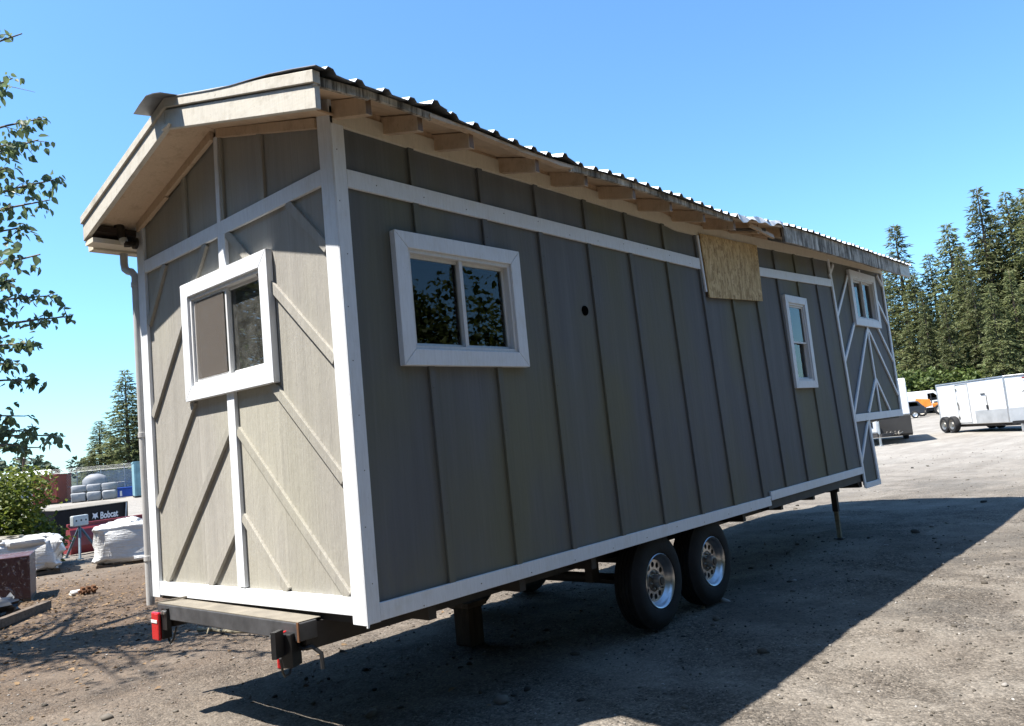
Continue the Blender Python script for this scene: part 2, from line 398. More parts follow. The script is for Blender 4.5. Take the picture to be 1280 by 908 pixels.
def mesh_np(name, verts, tris_or_quads, mat):
    me = bpy.data.meshes.new(name); v = np.asarray(verts, np.float32); f = np.asarray(tris_or_quads, np.int32)
    k = f.shape[1]
    me.vertices.add(len(v)); me.vertices.foreach_set('co', v.ravel())
    me.loops.add(f.size); me.loops.foreach_set('vertex_index', f.ravel())
    me.polygons.add(len(f)); me.polygons.foreach_set('loop_start', np.arange(0, f.size, k, dtype=np.int32)); me.polygons.foreach_set('loop_total', np.full(len(f), k, np.int32))
    me.materials.append(MATS[mat]); me.update(calc_edges=True); me.validate(); return me
def link(name, me, parent=None, loc=None):
    o = bpy.data.objects.new(name, me); COL.objects.link(o)
    if parent is not None: o.parent = parent
    if loc is not None: o.location = loc
    return o
def rise(x, y):
    return .006*max(0., math.hypot(x-CAMP.x, y-CAMP.y)-12)
def interp(x, pts):
    return float(np.interp(x, [p[0] for p in pts], [p[1] for p in pts]))

# ------------------------------------------------------------------ ground
def ground_bump(x, y):
    d = math.hypot(x-4, y-2)
    if d > 40: return 0
    k = max(0, 1-d/40)
    h = noise.noise(Vector((x*.55, y*.55, 3.1)))*.022+noise.noise(Vector((x*1.9, y*1.9, 7.7)))*.014
    h += noise.noise(Vector((x*6.5, y*6.5, 1.7)))*.009
    if d < 22: h += noise.noise(Vector((x*17, y*17, 5.7)))*.008
    # low wheel ruts running past the near side of the house
    r = -.022*math.exp(-((y+1.75+.06*x)/.22)**2)-.018*math.exp(-((y+3.1+.06*x)/.25)**2)
    return (h+r)*k-.012
def axis(lo, hi, step, far):
    a = list(np.arange(lo, hi+1e-6, step)); g = step; x = hi
    while x < far: g *= 1.22; x += g; a.append(x)
    g = step; x = lo; b = []
    while x > -far: g *= 1.22; x -= g; b.append(x)
    return b[::-1]+a
gx = axis(-4.2, 15, .075, 1500); gy = axis(-5.2, 15.5, .075, 1500)
nx, ny = len(gx), len(gy)
gv = [(x, y, rise(x, y)*(1 if math.hypot(x, y) < 150 else 150/math.hypot(x, y))+ground_bump(x, y)) for y in gy for x in gx]
ii = np.arange(nx*ny).reshape(ny, nx)
gf = np.stack([ii[:-1,:-1], ii[:-1,1:], ii[1:,1:], ii[1:,:-1]], -1).reshape(-1, 4)
gm = mesh_np('ground', gv, gf, 'gravel'); gm.polygons.foreach_set('use_smooth', [True]*len(gm.polygons))
tag(link('ground', gm), None, kind='structure')

# loose stones: real geometry, one mass
def pebbles():
    rng = np.random.default_rng(4)
    t = (1+5**.5)/2
    iv = np.array([(-1,t,0),(1,t,0),(-1,-t,0),(1,-t,0),(0,-1,t),(0,1,t),(0,-1,-t),(0,1,-t),(t,0,-1),(t,0,1),(-t,0,-1),(-t,0,1)])/1.9
    fi = np.array([(0,11,5),(0,5,1),(0,1,7),(0,7,10),(0,10,11),(1,5,9),(5,11,4),(11,10,2),(10,7,6),(7,1,8),(3,9,4),(3,4,2),(3,2,6),(3,6,8),(3,8,9),(4,9,5),(2,4,11),(6,2,10),(8,6,7),(9,8,1)])
    V = []; F = []; n = 0
    for k in range(15000):
        if k < 9500:
            r = 2.2+9*rng.random()**1.3; a = rng.uniform(-.62, 1.45)
        else:
            r = 6+22*rng.random()**1.2; a = rng.uniform(-.1, 1.4)
        x = CAMP.x+r*math.cos(a); y = CAMP.y+r*math.sin(a)
        s = .0035+.006*rng.random()**2.5+(.014*rng.random() if rng.random() < .05 else 0)+(.034*rng.random() if rng.random() < .008 else 0)
        s *= 1+.04*r
        z = rise(x, y)+ground_bump(x, y)
        v = iv*rng.uniform(.7, 1.25, (12, 1))*np.array([s*rng.uniform(.8, 1.5), s*rng.uniform(.8, 1.3), s*rng.uniform(.5, .85)])
        q = rng.uniform(0, 2*PI); c, sn = math.cos(q), math.sin(q)
        v = np.stack([v[:,0]*c-v[:,1]*sn, v[:,0]*sn+v[:,1]*c, v[:,2]], -1)+[x, y, z+s*.15]
        V.append(v); F.append(fi+n); n += 12
    o = link('loose_gravel', mesh_np('loose_gravel', np.concatenate(V), np.concatenate(F), 'pebbles'))
    tag(o, 'loose stones scattered over the gravel yard', 'gravel', kind='stuff')
pebbles()
def leaf_shape(n):
    """ovate leaf, folded: 6 verts in local x (length) y (width)"""
    return np.array([(0,0,0),(.3,.28,.05),(.62,.26,.03),(1,0,-.08),(.62,-.26,.03),(.3,-.28,.05)]), [(0,1,2,3),(0,3,4,5)]
LEAFV = np.array([(0,0,0),(.25,.33,.06),(.6,.27,.02),(1,0,-.10),(.6,-.27,.02),(.25,-.33,.06)])
def rot_batch(rng, n, up=.6):
    """random orthonormal frames; normals tend up"""
    nrm = rng.normal(size=(n,3)); nrm[:,2] = np.abs(nrm[:,2])+up; nrm /= np.linalg.norm(nrm, axis=1)[:,None]
    d = rng.normal(size=(n,3)); d -= nrm*np.sum(d*nrm, 1)[:,None]; d /= np.linalg.norm(d, axis=1)[:,None]
    return d, np.cross(nrm, d), nrm
def leaves_mesh(name, pts, size, mat, rng, up=.6, dirs=None, width=1.0):
    pts = np.asarray(pts); n = len(pts); d, c, nn = rot_batch(rng, n, up)
    if dirs is not None:
        d = dirs+rng.normal(size=(n,3))*.45; d /= np.linalg.norm(d, axis=1)[:,None]
        nn = nn-d*np.sum(d*nn, 1)[:,None]; nn /= np.linalg.norm(nn, axis=1)[:,None]; c = np.cross(nn, d)
    s = size*rng.uniform(.6, 1.25, n)
    L = LEAFV
    V = pts[:,None,:]+s[:,None,None]*(L[None,:,0:1]*d[:,None,:]+L[None,:,1:2]*width*c[:,None,:]+L[None,:,2:3]*nn[:,None,:])
    b = (np.arange(n)*6)[:,None]
    F = np.concatenate([b+np.array([0,1,2,3]), b+np.array([0,3,4,5])])
    return mesh_np(name, V.reshape(-1,3), F, mat)
def litter():
    rng = np.random.default_rng(9); P = []
    for k in range(3800):
        x = rng.normal(.6, 1.5); y = rng.normal(8.8, 2.6); P.append((x, y, rise(x, y)+ground_bump(x, y)+.008))
    o = link('leaf_litter', leaves_mesh('leaf_litter', P, .05, 'litter', rng, 2.5)); tag(o, 'brown fallen leaves strewn over the ground by the wrapped loads', 'leaf litter', kind='stuff')
litter()

# ================================================================== the house on wheels
HZ = .74                                     # house datum above the ground
W = 2.56
house = tag(empty('tiny_house'), 'long grey board and batten tiny house on a tandem axle trailer', 'tiny house')
def hb(mb, name, mat, parent=None, **k):
    o = mb.build(name, mat, parent or house, **k)
    if parent is None: o.location = (0, 0, HZ)
    return o
random.seed(11)
def panel(poly, holes, plane, off, thick, name, mat, parent=None):
    """flat sheet with openings; plane 'side': (u,v)->(u,off,v), 'end': (u,v)->(off,u,v)"""
    bm = bmesh.new()
    P = (lambda u, v: Vector((u, off, v))) if plane == 'side' else (lambda u, v: Vector((off, u, v)))
    bm.faces.new([bm.verts.new(P(u, v)) for u, v in poly])
    ax = Vector((1,0,0)) if plane == 'side' else Vector((0,1,0)); az = Vector((0,0,1))
    us = [p[0] for p in poly]; vs = [p[1] for p in poly]
    for (u0, u1, v0, v1) in holes:
        if u1 <= min(us) or u0 >= max(us) or v1 <= min(vs) or v0 >= max(vs): continue
        for co, no in ((P(u0,0), ax), (P(u1,0), ax), (P(0,v0), az), (P(0,v1), az)):
            bmesh.ops.bisect_plane(bm, geom=bm.verts[:]+bm.edges[:]+bm.faces[:], plane_co=co, plane_no=no)
        kill = []
        for f in bm.faces:
            c = f.calc_center_median(); u = c.x if plane == 'side' else c.y
            if u0 < u < u1 and v0 < c.z < v1: kill.append(f)
        bmesh.ops.delete(bm, geom=kill, context='FACES')
    inw = Vector((0,thick,0)) if plane == 'side' else Vector((thick,0,0))
    ext = bmesh.ops.extrude_face_region(bm, geom=bm.faces[:])
    bmesh.ops.translate(bm, verts=[g for g in ext['geom'] if isinstance(g, bmesh.types.BMVert)], vec=inw)
    bmesh.ops.recalc_face_normals(bm, faces=bm.faces[:])
    me = bpy.data.meshes.new(name); bm.to_mesh(me); bm.free(); me.materials.append(MATS[mat])
    o = bpy.data.objects.new(name, me); COL.objects.link(o); o.parent = parent or house
    if parent is None: o.location = (0, 0, HZ)
    return o

# profile of the sagging eave and frieze along the house
FRZ = [(-.4, 2.800), (.1, 2.800), (.6, 2.789), (1.2, 2.786), (2.1, 2.780), (3.0, 2.762), (3.6, 2.758), (3.83, 2.730), (4.2, 2.735), (5.5, 2.795), (7.9, 2.892), (10.2, 2.945)]   # frieze centre line
EAV = [(-.4, 2.79), (-.1, 2.815), (.36, 2.815), (.63, 2.805), (.88, 2.80), (1.26, 2.777), (1.68, 2.772), (2.1, 2.79), (2.55, 2.80), (3.2, 2.795), (3.7, 2.79), (4.24, 2.785), (4.77, 2.83), (5.75, 2.905), (8.1, 2.94), (10.3, 2.955)]
YE, YR, YL = -.335, 1.27, 2.72
def ridge(x): return 3.285+.6*(interp(x, EAV)-2.81)
def roof_z(x, y):
    if y <= YR: return interp(x, EAV)+(ridge(x)-interp(x, EAV))*(y-YE)/(YR-YE)
    return ridge(x)-.272*(y-YR)

# window openings (trim outside): side (x0,x1,z0,z1)
WS1 = (.385, 1.502, 1.376, 2.184); WS2 = (6.10, 6.75, 1.178, 2.252); WS3 = (8.46, 9.56, 2.02, 2.792); WE1 = (.70, 1.832, 1.368, 2.19)
TR = .098
def inner(w, t=TR): return (w[0]+t, w[1]-t, w[2]+t, w[3]-t)
sh = [inner(WS1), inner(WS2), inner(WS3)]; eh = [inner(WE1)]

# battens on the long side: bottom x, top x
BAT = [(.642,.60), (1.243,1.212), (1.835,1.80), (2.455,2.398), (3.08,2.98), (3.71,3.585), (4.34,4.185), (4.99,4.79), (5.575,5.385), (6.18,6.025), (6.79,6.625), (7.455,7.24)]
def bx(i, z): b = BAT[i]; return b[0]+(b[1]-b[0])*(z-.1)/2.6
SA = [(7.985, 0.0), (7.77, 2.82)]                 # the white strip where the nose begins
def sa(z): return SA[0][0]+(SA[1][0]-SA[0][0])*z/2.82
SF = .022                                          # siding face behind the trim face
edges = [lambda z: .02]+[(lambda z, i=i: bx(i, z)) for i in range(12)]+[sa]
for i in range(13):
    l, r = edges[i], edges[i+1]; top = 2.86
    zt = lambda x: interp(x, FRZ)+.02
    zb = .03 if i < 8 else .07
    if i == 8:
        poly = [(l(.03), .03), (5.112, .03), (5.112, .07), (r(.07), .07), (r(2.75), zt(r(2.75))), (l(2.75), zt(l(2.75)))]
    else:
        poly = [(l(zb), zb), (r(zb), zb), (r(2.75), zt(r(2.75))), (l(2.75), zt(l(2.75)))]
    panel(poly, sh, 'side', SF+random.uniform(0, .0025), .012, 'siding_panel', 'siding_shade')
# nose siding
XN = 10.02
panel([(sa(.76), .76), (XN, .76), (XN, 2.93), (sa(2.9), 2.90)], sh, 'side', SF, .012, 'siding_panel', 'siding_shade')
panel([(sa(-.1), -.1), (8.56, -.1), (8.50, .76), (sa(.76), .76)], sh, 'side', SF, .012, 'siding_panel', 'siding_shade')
# inner wall boards (the room behind the windows)
panel([(.04, .10), (10.0, .76), (10.0, 2.86), (5.5, 2.78), (3.9, 2.70), (.04, 2.78)], sh, 'side', .06, .04, 'inner_wall', 'interior_wall')
panel([(.10, .10), (2.46, .10), (2.46, 2.80), (1.27, 3.10), (.10, 2.78)], eh, 'end', .06, .04, 'inner_wall', 'interior_wall')

BN = (0, -1, 0)
def sboard(name, pts, w, mat, y=0.0, t=.02, bevel=.0025, parent=None):
    mb = MB()
    for a, b in zip(pts[:-1], pts[1:]): mb.beam((a[0], y, a[1]), (b[0], y, b[1]), w, t, BN)
    return hb(mb, name, mat, parent, bevel=bevel)
# battens
for i in range(12):
    zb0 = .085 if i < 8 else .14
    segs = []
    band_b = (2.392-.0115*bx(i, 2.4)) if i < 7 else (2.245+.033*bx(i, 2.45)+.0)
    if i in (7, 8): segs = [(zb0, 2.30)]
    else:
        bandc = 2.445-.0105*bx(i, 2.4) if i < 7 else 2.465+.0335*(bx(i, 2.4)-5.5)
        segs = [(zb0, bandc-.045), (bandc+.045, interp(bx(i, 2.7), FRZ)-.03)]
    out = []
    for a, b in segs:
        w = None
        for q in (WS1, WS2):
            if q[0] < bx(i, (q[2]+q[3])/2) < q[1] and a < q[2] < b: w = q
        out += [(a, w[2]+.003), (w[3]-.003, b)] if w else [(a, b)]
    for a, b in out:
        sboard('batten', [(bx(i, a), a), (bx(i, b), b)], .046, 'siding_shade', .003, .019)

# trim of the long side
sboard('corner_board', [(.0465, -.006), (.0465, 2.752)], .091, 'white_trim', -.002, .024)
hb(MB().prism([(.001, 0, FRZ[0][1]+.052)]+[(x, 0, interp(x, FRZ)+.052) for x in (.6,1.2,2.1,3.0,3.6,3.83,4.2,5.5,7.9,10.05)]+[(x, 0, interp(x, FRZ)-.052) for x in (10.05,7.9,5.5,4.2,3.83,3.6,3.0,2.1,1.2,.6,.001)], (0, .024, 0)), 'frieze_board', 'cream_trim', bevel=.002)
sboard('belly_band', [(.094, 2.445), (4.2, 2.402)], .106, 'white_trim', -.001)
sboard('belly_band', [(5.49, 2.465), (7.76, 2.541)], .098, 'white_trim', -.001)
sboard('bottom_trim', [(.094, .044), (2.6, .046), (5.112, .040)], .094, 'white_trim', 0)
sboard('bottom_trim', [(5.125, .086), (7.96, .096)], .088, 'white_trim', -.001)
SW = .058
sboard('nose_strip', [(sa(2.86), 2.86), (sa(-.13), -.13)], SW, 'white_trim', -.003)
sboard('nose_strip', [(10.00, 2.88), (10.02, .73)], SW+.01, 'white_trim', -.003)
sboard('nose_strip', [(8.475, .72), (8.565, -.11)], SW+.01, 'white_trim', -.003)
sboard('nose_sill', [(7.95, .768), (10.05, .772)], .098, 'white_trim', -.006)
sboard('nose_sill', [(8.0, -.108), (8.60, -.112)], .07, 'white_trim', -.005)
for a, b in (((7.938,2.80),(7.74,2.63)), ((8.45,2.70),(7.82,2.09)), ((8.46,2.04),(7.88,1.51)), ((8.97,1.98),(7.96,.83)), ((9.03,1.98),(9.98,1.04)), ((9.03,1.275),(8.54,.82)),
             ((9.05,1.275),(9.49,.82)), ((9.46,2.04),(9.99,1.55)), ((9.55,2.52),(9.98,2.12)), ((9.80,2.84),(9.98,2.70)), ((8.44,.70),(7.99,.21))):
    sboard('nose_batten', [a, b], .046, 'white_trim', -.001, .021)
sboard('nose_batten', [(8.985, 2.02), (9.045, .82)], .05, 'white_trim', -.0018, .02)
sboard('nose_batten', [(8.98, 2.79), (8.98, 2.84)], .05, 'white_trim', -.0018, .02)
# round black vent hole
hb(MB().lathe([(.0, -.001), (.026, -.001), (.036, -.004), (.040, .006), (.040, .02)], (2.274, .018, 1.825), (0, 1, 0), 24), 'vent_hole', 'void_black')
# strand board patch with its white strip
hb(MB().prism([(4.235, -.022, 2.70), (5.52, -.022, 2.745), (5.488, -.022, 2.128), (4.277, -.022, 2.075)], (0, .012, 0)), 'strand_board_patch', 'strand_board')['label'] = 'bare strand board sheet screwed over a wall opening'
hb(MB().prism([(4.235, -.0095, 2.66), (5.52, -.0095, 2.70), (5.488, -.0095, 2.14), (4.277, -.0095, 2.09)], (0, .03, 0)), 'patch_backing', 'old_timber')
sboard('patch_strip', [(4.205, 2.68), (4.248, 2.13)], .03, 'white_trim', -.012, .03)
# nail heads
mb = MB()
def nail(x, z, y=-.0035): mb.prism([(x+.0035*math.cos(a), y, z+.0035*math.sin(a)) for a in (0, PI/3, 2*PI/3, PI, 4*PI/3, 5*PI/3)], (0, .004, 0))
for k in range(11):
    for zz in (.44, 1.1, 1.75, 2.25): nail(bx(k, zz)+random.uniform(-.006, .006), zz+random.uniform(-.15, .15), .0005)
    nail(.4+.47*k, .03+random.uniform(-.02, .03)); nail(.3+.37*k, 2.44-.0105*(.3+.37*k)+random.uniform(-.03, .03))
for zz in np.arange(.2, 2.7, .3): nail(.045+random.uniform(-.02, .02), zz)
hb(mb, 'nail_heads', 'nail')['kind'] = 'stuff'

# ---------------------------------------------------------------- end wall
EN = (-1, 0, 0)
def eboard(name, a, b, w, mat, x=0.0, t=.02, bevel=.0025):
    return hb(MB().beam((x, a[0], a[1]), (x, b[0], b[1]), w, t, EN), name, mat, bevel=bevel)
def gz(y): return 3.115-.285*abs(y-YR)
for a, b in ((.05, .745), (.745, 1.27), (1.27, 1.76), (1.76, 2.51)):
    poly = [(a, .06), (b, .06), (b, gz(b)), (a, gz(a))]
    panel(poly, eh, 'end', SF+random.uniform(0, .002), .012, 'siding_panel', 'siding_sunlit_tone')
eboard('corner_board', (.0585, -.01), (.0585, 2.93), .117, 'white_trim', -.003, .025)
hb(MB().tube([(.006, -.001, -.02), (.006, -.001, 2.74)], .008, 8), 'corner_bead', 'white_trim', smooth=True)
eboard('corner_board', (2.497, .0), (2.497, 2.90), .118, 'white_trim', -.003, .025)
eboard('belly_band', (.119, 2.466), (2.436, 2.469), .095, 'white_trim', -.001, .022)
eboard('bottom_trim', (.119, .084), (2.436, .066), .098, 'white_trim', -.001, .022)
for a, b in (((2.115,2.42),(2.43,2.02)), ((1.50,2.42),(2.43,1.325)), ((1.78,1.37),(2.43,.66)), ((1.30,1.16),(2.33,.115)), ((1.29,.53),(1.69,.115)),
             ((.485,2.42),(.12,2.055)), ((1.21,2.42),(.12,1.42)), ((.78,1.37),(.12,.755)), ((1.21,1.12),(.15,.13)), ((1.21,.57),(.75,.13))):
    eboard('diagonal_batten', a, b, .058, 'siding_sunlit_tone', .001, .022)
eboard('centre_strip', (1.262, 2.188), (1.262, 2.42), .092, 'white_trim', -.004, .026)
eboard('centre_strip', (1.262, .13), (1.262, 1.37), .092, 'white_trim', -.004, .026)
eboard('centre_strip', (1.283, 2.51), (1.272, 3.10), .046, 'white_trim', -.002, .024)
eboard('batten', (1.238, 2.51), (1.228, 3.10), .034, 'siding_sunlit_tone', .002, .02)
eboard('batten', (1.76, 2.51), (1.766, 2.985), .05, 'siding_sunlit_tone', .002, .02)
eboard('batten', (.745, 2.51), (.745, 2.965), .05, 'siding_sunlit_tone', .002, .02)

# ---------------------------------------------------------------- windows
def window(plane, w, label, split='v', tw=TR):
    """trim boards, vinyl frame, sashes, panes; window root is an Empty part"""
    P = (lambda u, v, d: (u, d, v)) if plane == 'side' else (lambda u, v, d: (d, u, v))
    n = BN if plane == 'side' else EN
    def brd(name, a, b, wd, d, t, mat, par, bev=.002): return hb(MB().beam(P(*a, d), P(*b, d), wd, t, n), name, mat, par, bevel=bev)
    u0, u1, v0, v1 = w
    root = bpy.data.objects.new('window', None); COL.objects.link(root); root.parent = house; root.location = (0, 0, HZ); root['label'] = label; root.empty_display_size = .1
    h = tw/2; f = -.026
    # mitred casing
    g = .0012
    for nm, q in (('casing', [(u0, v1), (u1, v1), (u1-tw, v1-tw), (u0+tw, v1-tw)]), ('casing', [(u0, v0), (u1, v0), (u1-tw, v0+tw), (u0+tw, v0+tw)]),
                  ('casing', [(u0, v0+g*2), (u0, v1-g*2), (u0+tw-g, v1-tw-g), (u0+tw-g, v0+tw+g)]), ('casing', [(u1, v0+g*2), (u1, v1-g*2), (u1-tw+g, v1-tw-g), (u1-tw+g, v0+tw+g)])):
        hb(MB().prism([P(a, b, f) for a, b in q], Vector(n)*-.045), nm, 'white_trim', root, bevel=.003)
    u0 += tw; u1 -= tw; v0 += tw; v1 -= tw
    fw = .024
    for a, b in (((u0, v0+fw/2), (u1, v0+fw/2)), ((u0, v1-fw/2), (u1, v1-fw/2))): brd('frame', a, b, fw, -.010, .07, 'white_vinyl', root)
    for a, b in (((u0+fw/2, v0+fw), (u0+fw/2, v1-fw)), ((u1-fw/2, v0+fw), (u1-fw/2, v1-fw))): brd('frame', a, b, fw, -.010, .07, 'white_vinyl', root)
    u0 += fw; u1 -= fw; v0 += fw; v1 -= fw
    sw = .02
    def sash(a0, a1, b0, b1, d):
        s = bpy.data.objects.new('sash', None); COL.objects.link(s); s.parent = root; s.empty_display_size = .1
        for a, b in (((a0, b0+sw/2), (a1, b0+sw/2)), ((a0, b1-sw/2), (a1, b1-sw/2)), ((a0+sw/2, b0+sw), (a0+sw/2, b1-sw)), ((a1-sw/2, b0+sw), (a1-sw/2, b1-sw))):
            brd('sash_rail', a, b, sw, d, .022, 'white_vinyl', root, .0015)
        bpy.data.objects.remove(s)
        hb(MB().prism([P(a0+sw, b0+sw, d+.010), P(a1-sw, b0+sw, d+.010), P(a1-sw, b1-sw, d+.010), P(a0+sw, b1-sw, d+.010)], Vector(n)*-.004), 'pane', 'dusty_glass' if plane == 'end' else 'glass', root)
    if split == 'v':
        m = (u0+u1)/2
        if plane == 'end':           # left half (larger y) nearer with a screen; right half set back
            sash(m-.012, u1, v0, v1, .006); sash(u0, m+.012, v0, v1, .030)
            hb(MB().prism([P(m+.02, v0+.02, .001), P(u1-.02, v0+.02, .001), P(u1-.02, v1-.02, .001), P(m+.02, v1-.02, .001)], Vector(n)*-.002), 'insect_screen', 'screen_mesh', root)
        else:
            sash(u0, m+.012, v0, v1, .030); sash(m-.012, u1, v0, v1, .030)
            brd('mullion', (m, v0), (m, v1), .03, .004, .026, 'white_vinyl', root)
    else:
        m = (v0+v1)/2
        sash(u0, u1, m-.015, v1, .004); sash(u0, u1, v0, m+.015, .030)
    return root
window('side', WS1, 'wide sliding window near the rear corner of the long wall')
window('side', WS2, 'narrow upright window beyond the strand board', 'h', .085)
window('side', WS3, 'sliding window in the raised nose')
window('end', WE1, 'sliding window in the sunlit end wall, tree in its glass')
# behind the panes
mb = MB()
for k in range(9):
    y0 = 1.24+.055*k; mb.box(.115+.015*(k % 2), .125+.015*(k % 2), y0, y0+.056, 1.35, 2.15)
hb(mb, 'curtain', 'curtain')
hb(MB().box(.05, 7.9, .10, 2.46, .10, .14), 'room_floor', 'interior_dark')
hb(MB().box(.05, 9.95, .10, 2.46, 2.66, 2.68), 'room_ceiling', 'interior_wall')
hb(MB().box(5.2, 5.26, .12, 2.44, .14, 2.66), 'room_partition', 'interior_wall')
panel([(.02, .0), (10.0, .0), (10.0, 2.85), (.02, 2.85)], [(.5, 1.9, 1.15, 2.25), (2.4, 3.2, .3, 2.2), (3.7, 4.8, 1.2, 2.2)], 'side', 2.48, .06, 'far_wall', 'interior_wall')
hb(MB().box(9.95, 10.0, .04, 2.48, .76, 2.88), 'nose_wall', 'siding_shade')
hb(MB().box(8.50, 8.55, .04, 2.48, -.1, .76), 'front_wall', 'siding_shade')
hb(MB().box(7.9, 10.0, .04, 2.48, .70, .745), 'nose_floor', 'dark_rust_steel')
hb(MB().box(.5, 2.2, 2.05, 2.45, .14, 1.55), 'cabinet', 'interior_dark')
for zz in (1.83, 1.98, 2.04): hb(MB().beam((.15, 2.20, zz), (2.8, 2.20, zz), .014, .02, BN), 'shelf_rail', 'white_vinyl')

# ---------------------------------------------------------------- roof
def sheet(x0, x1, name, mat, nrib=0, yA=YE, yB=YR, lift=None, dz=0.0, ny=9):
    xs = []
    if nrib:
        p = (x1-x0)/nrib
        for k in range(nrib):
            c = x0+p*(k+.5)
            xs += [(c-.5*p, 0), (c-.034, 0), (c-.016, .024), (c+.016, .024), (c+.034, 0)]
        xs.append((x1, 0))
    else: xs = [(x, 0) for x in np.linspace(x0, x1, 30)]
    mb = MB(); vs = []; fs = []
    for j in range(ny):
        y = yA+(yB-yA)*j/(ny-1)
        for x, h in xs:
            z = roof_z(x, y)+h+dz
            if lift: z += lift(x, y)
            vs.append((x, y, z))
    n = len(xs)
    for j in range(ny-1):
        for i in range(n-1): fs.append((j*n+i, j*n+i+1, (j+1)*n+i+1, (j+1)*n+i))
    mb.add(vs, fs); return mb
def lift(x, y):
    e = max(0, (.1-y)/.45)
    l = .050*math.exp(-((x-.50)/.12)**2)+.040*math.exp(-((x-1.72)/.10)**2)+.018*math.exp(-((x-3.3)/.15)**2)+.03*math.exp(-((x+.36)/.14)**2)
    l += .006*math.sin(7*x+1)*math.sin(2.3*x)
    return l*min(1, e)+ .035*math.exp(-((x+.38)/.12)**2)*math.exp(-((y-.05)/.35)**2)
xs = np.linspace(-.345, 10.27, 13)
for k in range(12):
    o = hb(sheet(xs[k], xs[k+1]+.02, '', '', 5, YE-.03-.02*random.random(), YR-.01, lift, .004+.0015*(k % 2)), 'roof_panel', 'galvanised')
    m = o.modifiers.new('solid', 'SOLIDIFY'); m.thickness = .004
    o = hb(sheet(max(-.33, xs[k]), xs[k+1]+.02, '', '', 5, YR+.01, YL+.02, None, .004+.0015*(k % 2), 4), 'roof_panel', 'galvanised')
    m = o.modifiers.new('solid', 'SOLIDIFY'); m.thickness = .004
# decks under the metal
for ya, yb in ((YE, YR-.002), (YR+.002, YL)):
    o = hb(sheet(-.315, 10.2, '', '', 0, ya, yb, None, -.004, 4), 'roof_deck', 'primer_wood'); m = o.modifiers.new('solid', 'SOLIDIFY'); m.thickness = .02; m.offset = -1
# ridge cap hanging out past the gable
mb = MB()
for s in (-1, 1):
    pr = []
    for x in np.linspace(-.45, 10.25, 24):
        r = ridge(x)+.045-(.055 if x < -.4 else 0)
        pr.append(((x, YR, r), (x, YR+s*.10, r-.022), (x, YR+s*.19, r-.060+(.012*math.sin(9*x)))))
    vs = [p for t in pr for p in t]; fs = []
    for i in range(len(pr)-1):
        for j in range(2): fs.append((i*3+j, i*3+j+1, i*3+j+4, i*3+j+3) if s > 0 else (i*3+j, i*3+j+3, i*3+j+4, i*3+j+1))
    mb.add(vs, fs)
o = hb(mb, 'ridge_cap', 'galvanised'); m = o.modifiers.new('solid', 'SOLIDIFY'); m.thickness = .004; m.offset = 0
# rake boards on the gable overhang
XR = -.326
def rake(name, yA, zA, yB, zB, h, x, t, mat):
    return hb(MB().prism([(x, yA, zA), (x, yB, zB), (x, yB, zB+h), (x, yA, zA+h)], (t, 0, 0)), name, mat, bevel=.003)
rake('rake_board', YR+.02, 3.082, -.335, 2.622, .128, XR, .032, 'rake_paint')
rake('rake_board', YR+.024, 3.082, 2.715, 2.695, .128, XR, .032, 'rake_paint')
rake('rake_cap_board', YR+.0, 3.216, -.345, 2.752, .066, XR-.014, .045, 'rake_paint')
rake('rake_cap_board', YR+.002, 3.216, 2.725, 2.826, .058, XR-.014, .045, 'rake_paint')
hb(MB().prism([(XR-.002, 1.30, 3.072), (XR-.002, 1.22, 3.075), (XR-.002, 1.20, 3.085), (XR-.002, 1.30, 3.10)], (-.02, 0, 0)), 'rake_splinter', 'rake_paint')
# gable soffit and its wall frieze
for yA, zA, yB, zB in ((YR-.002, 3.155, -.02, 2.785), (YR+.002, 3.155, 2.70, 2.765)):
    hb(MB().prism([(XR+.033, yA, zA), (XR+.033, yB, zB), (.02, yB, zB), (.02, yA, zA)], (0, 0, .012)), 'soffit_sheet', 'primer_wood')
hb(MB().prism([(-.022, 1.30, 3.145), (-.022, 2.5, 2.815), (-.022, 2.5, 2.755), (-.022, 2.0, 2.885), (-.022, 2.0, 2.90), (-.022, 1.30, 3.085)], (.03, 0, 0)), 'gable_frieze', 'primer_wood')
hb(MB().prism([(-.010, 1.24, 3.145), (-.010, .13, 2.82), (-.010, .13, 2.76), (-.010, 1.24, 3.085)], (.03, 0, 0)), 'gable_frieze', 'primer_wood')
# rafter tails and blocking
RAF = [.0, .365, .78, 1.385, 1.96, 2.58, 3.16, 3.73, 4.33, 4.90, 5.49]
for k, x in enumerate(RAF):
    yo = -.302+random.uniform(-.012, .012); zo = roof_z(x+.1, yo)-.03; zi = roof_z(x+.1, .06)-.03; hgt = .108; dx = random.uniform(-.008, .012)
    x += .02
    r = hb(MB().prism([(x+dx, yo, zo), (x, .06, zi), (x, .06, zi-hgt), (x+dx, yo, zo-hgt+.008)], (.044, 0, 0)), 'rafter_tail', 'primer_wood', bevel=.003)
    hb(MB().prism([(x+dx+.004, yo-.0015, zo-.004), (x+dx+.04, yo-.0015, zo-.004), (x+dx+.04, yo-.0015, zo-hgt+.014), (x+dx+.004, yo-.0015, zo-hgt+.014)], (0, .004, 0)), 'rafter_end', 'cut_end')
allx = [-.02]+[x+.064 for x in RAF]
for a, b in zip([x+.066 for x in RAF], RAF[1:]+[5.9]):
    zb0 = interp(a, FRZ)+.04; hb(MB().prism([(a, .012, zb0), (b+.018, .012, interp(b, FRZ)+.04), (b+.018, .012, roof_z(b, .012)-.026), (a, .012, roof_z(a, .012)-.026)], (0, .03, 0)), 'blocking', 'primer_wood')
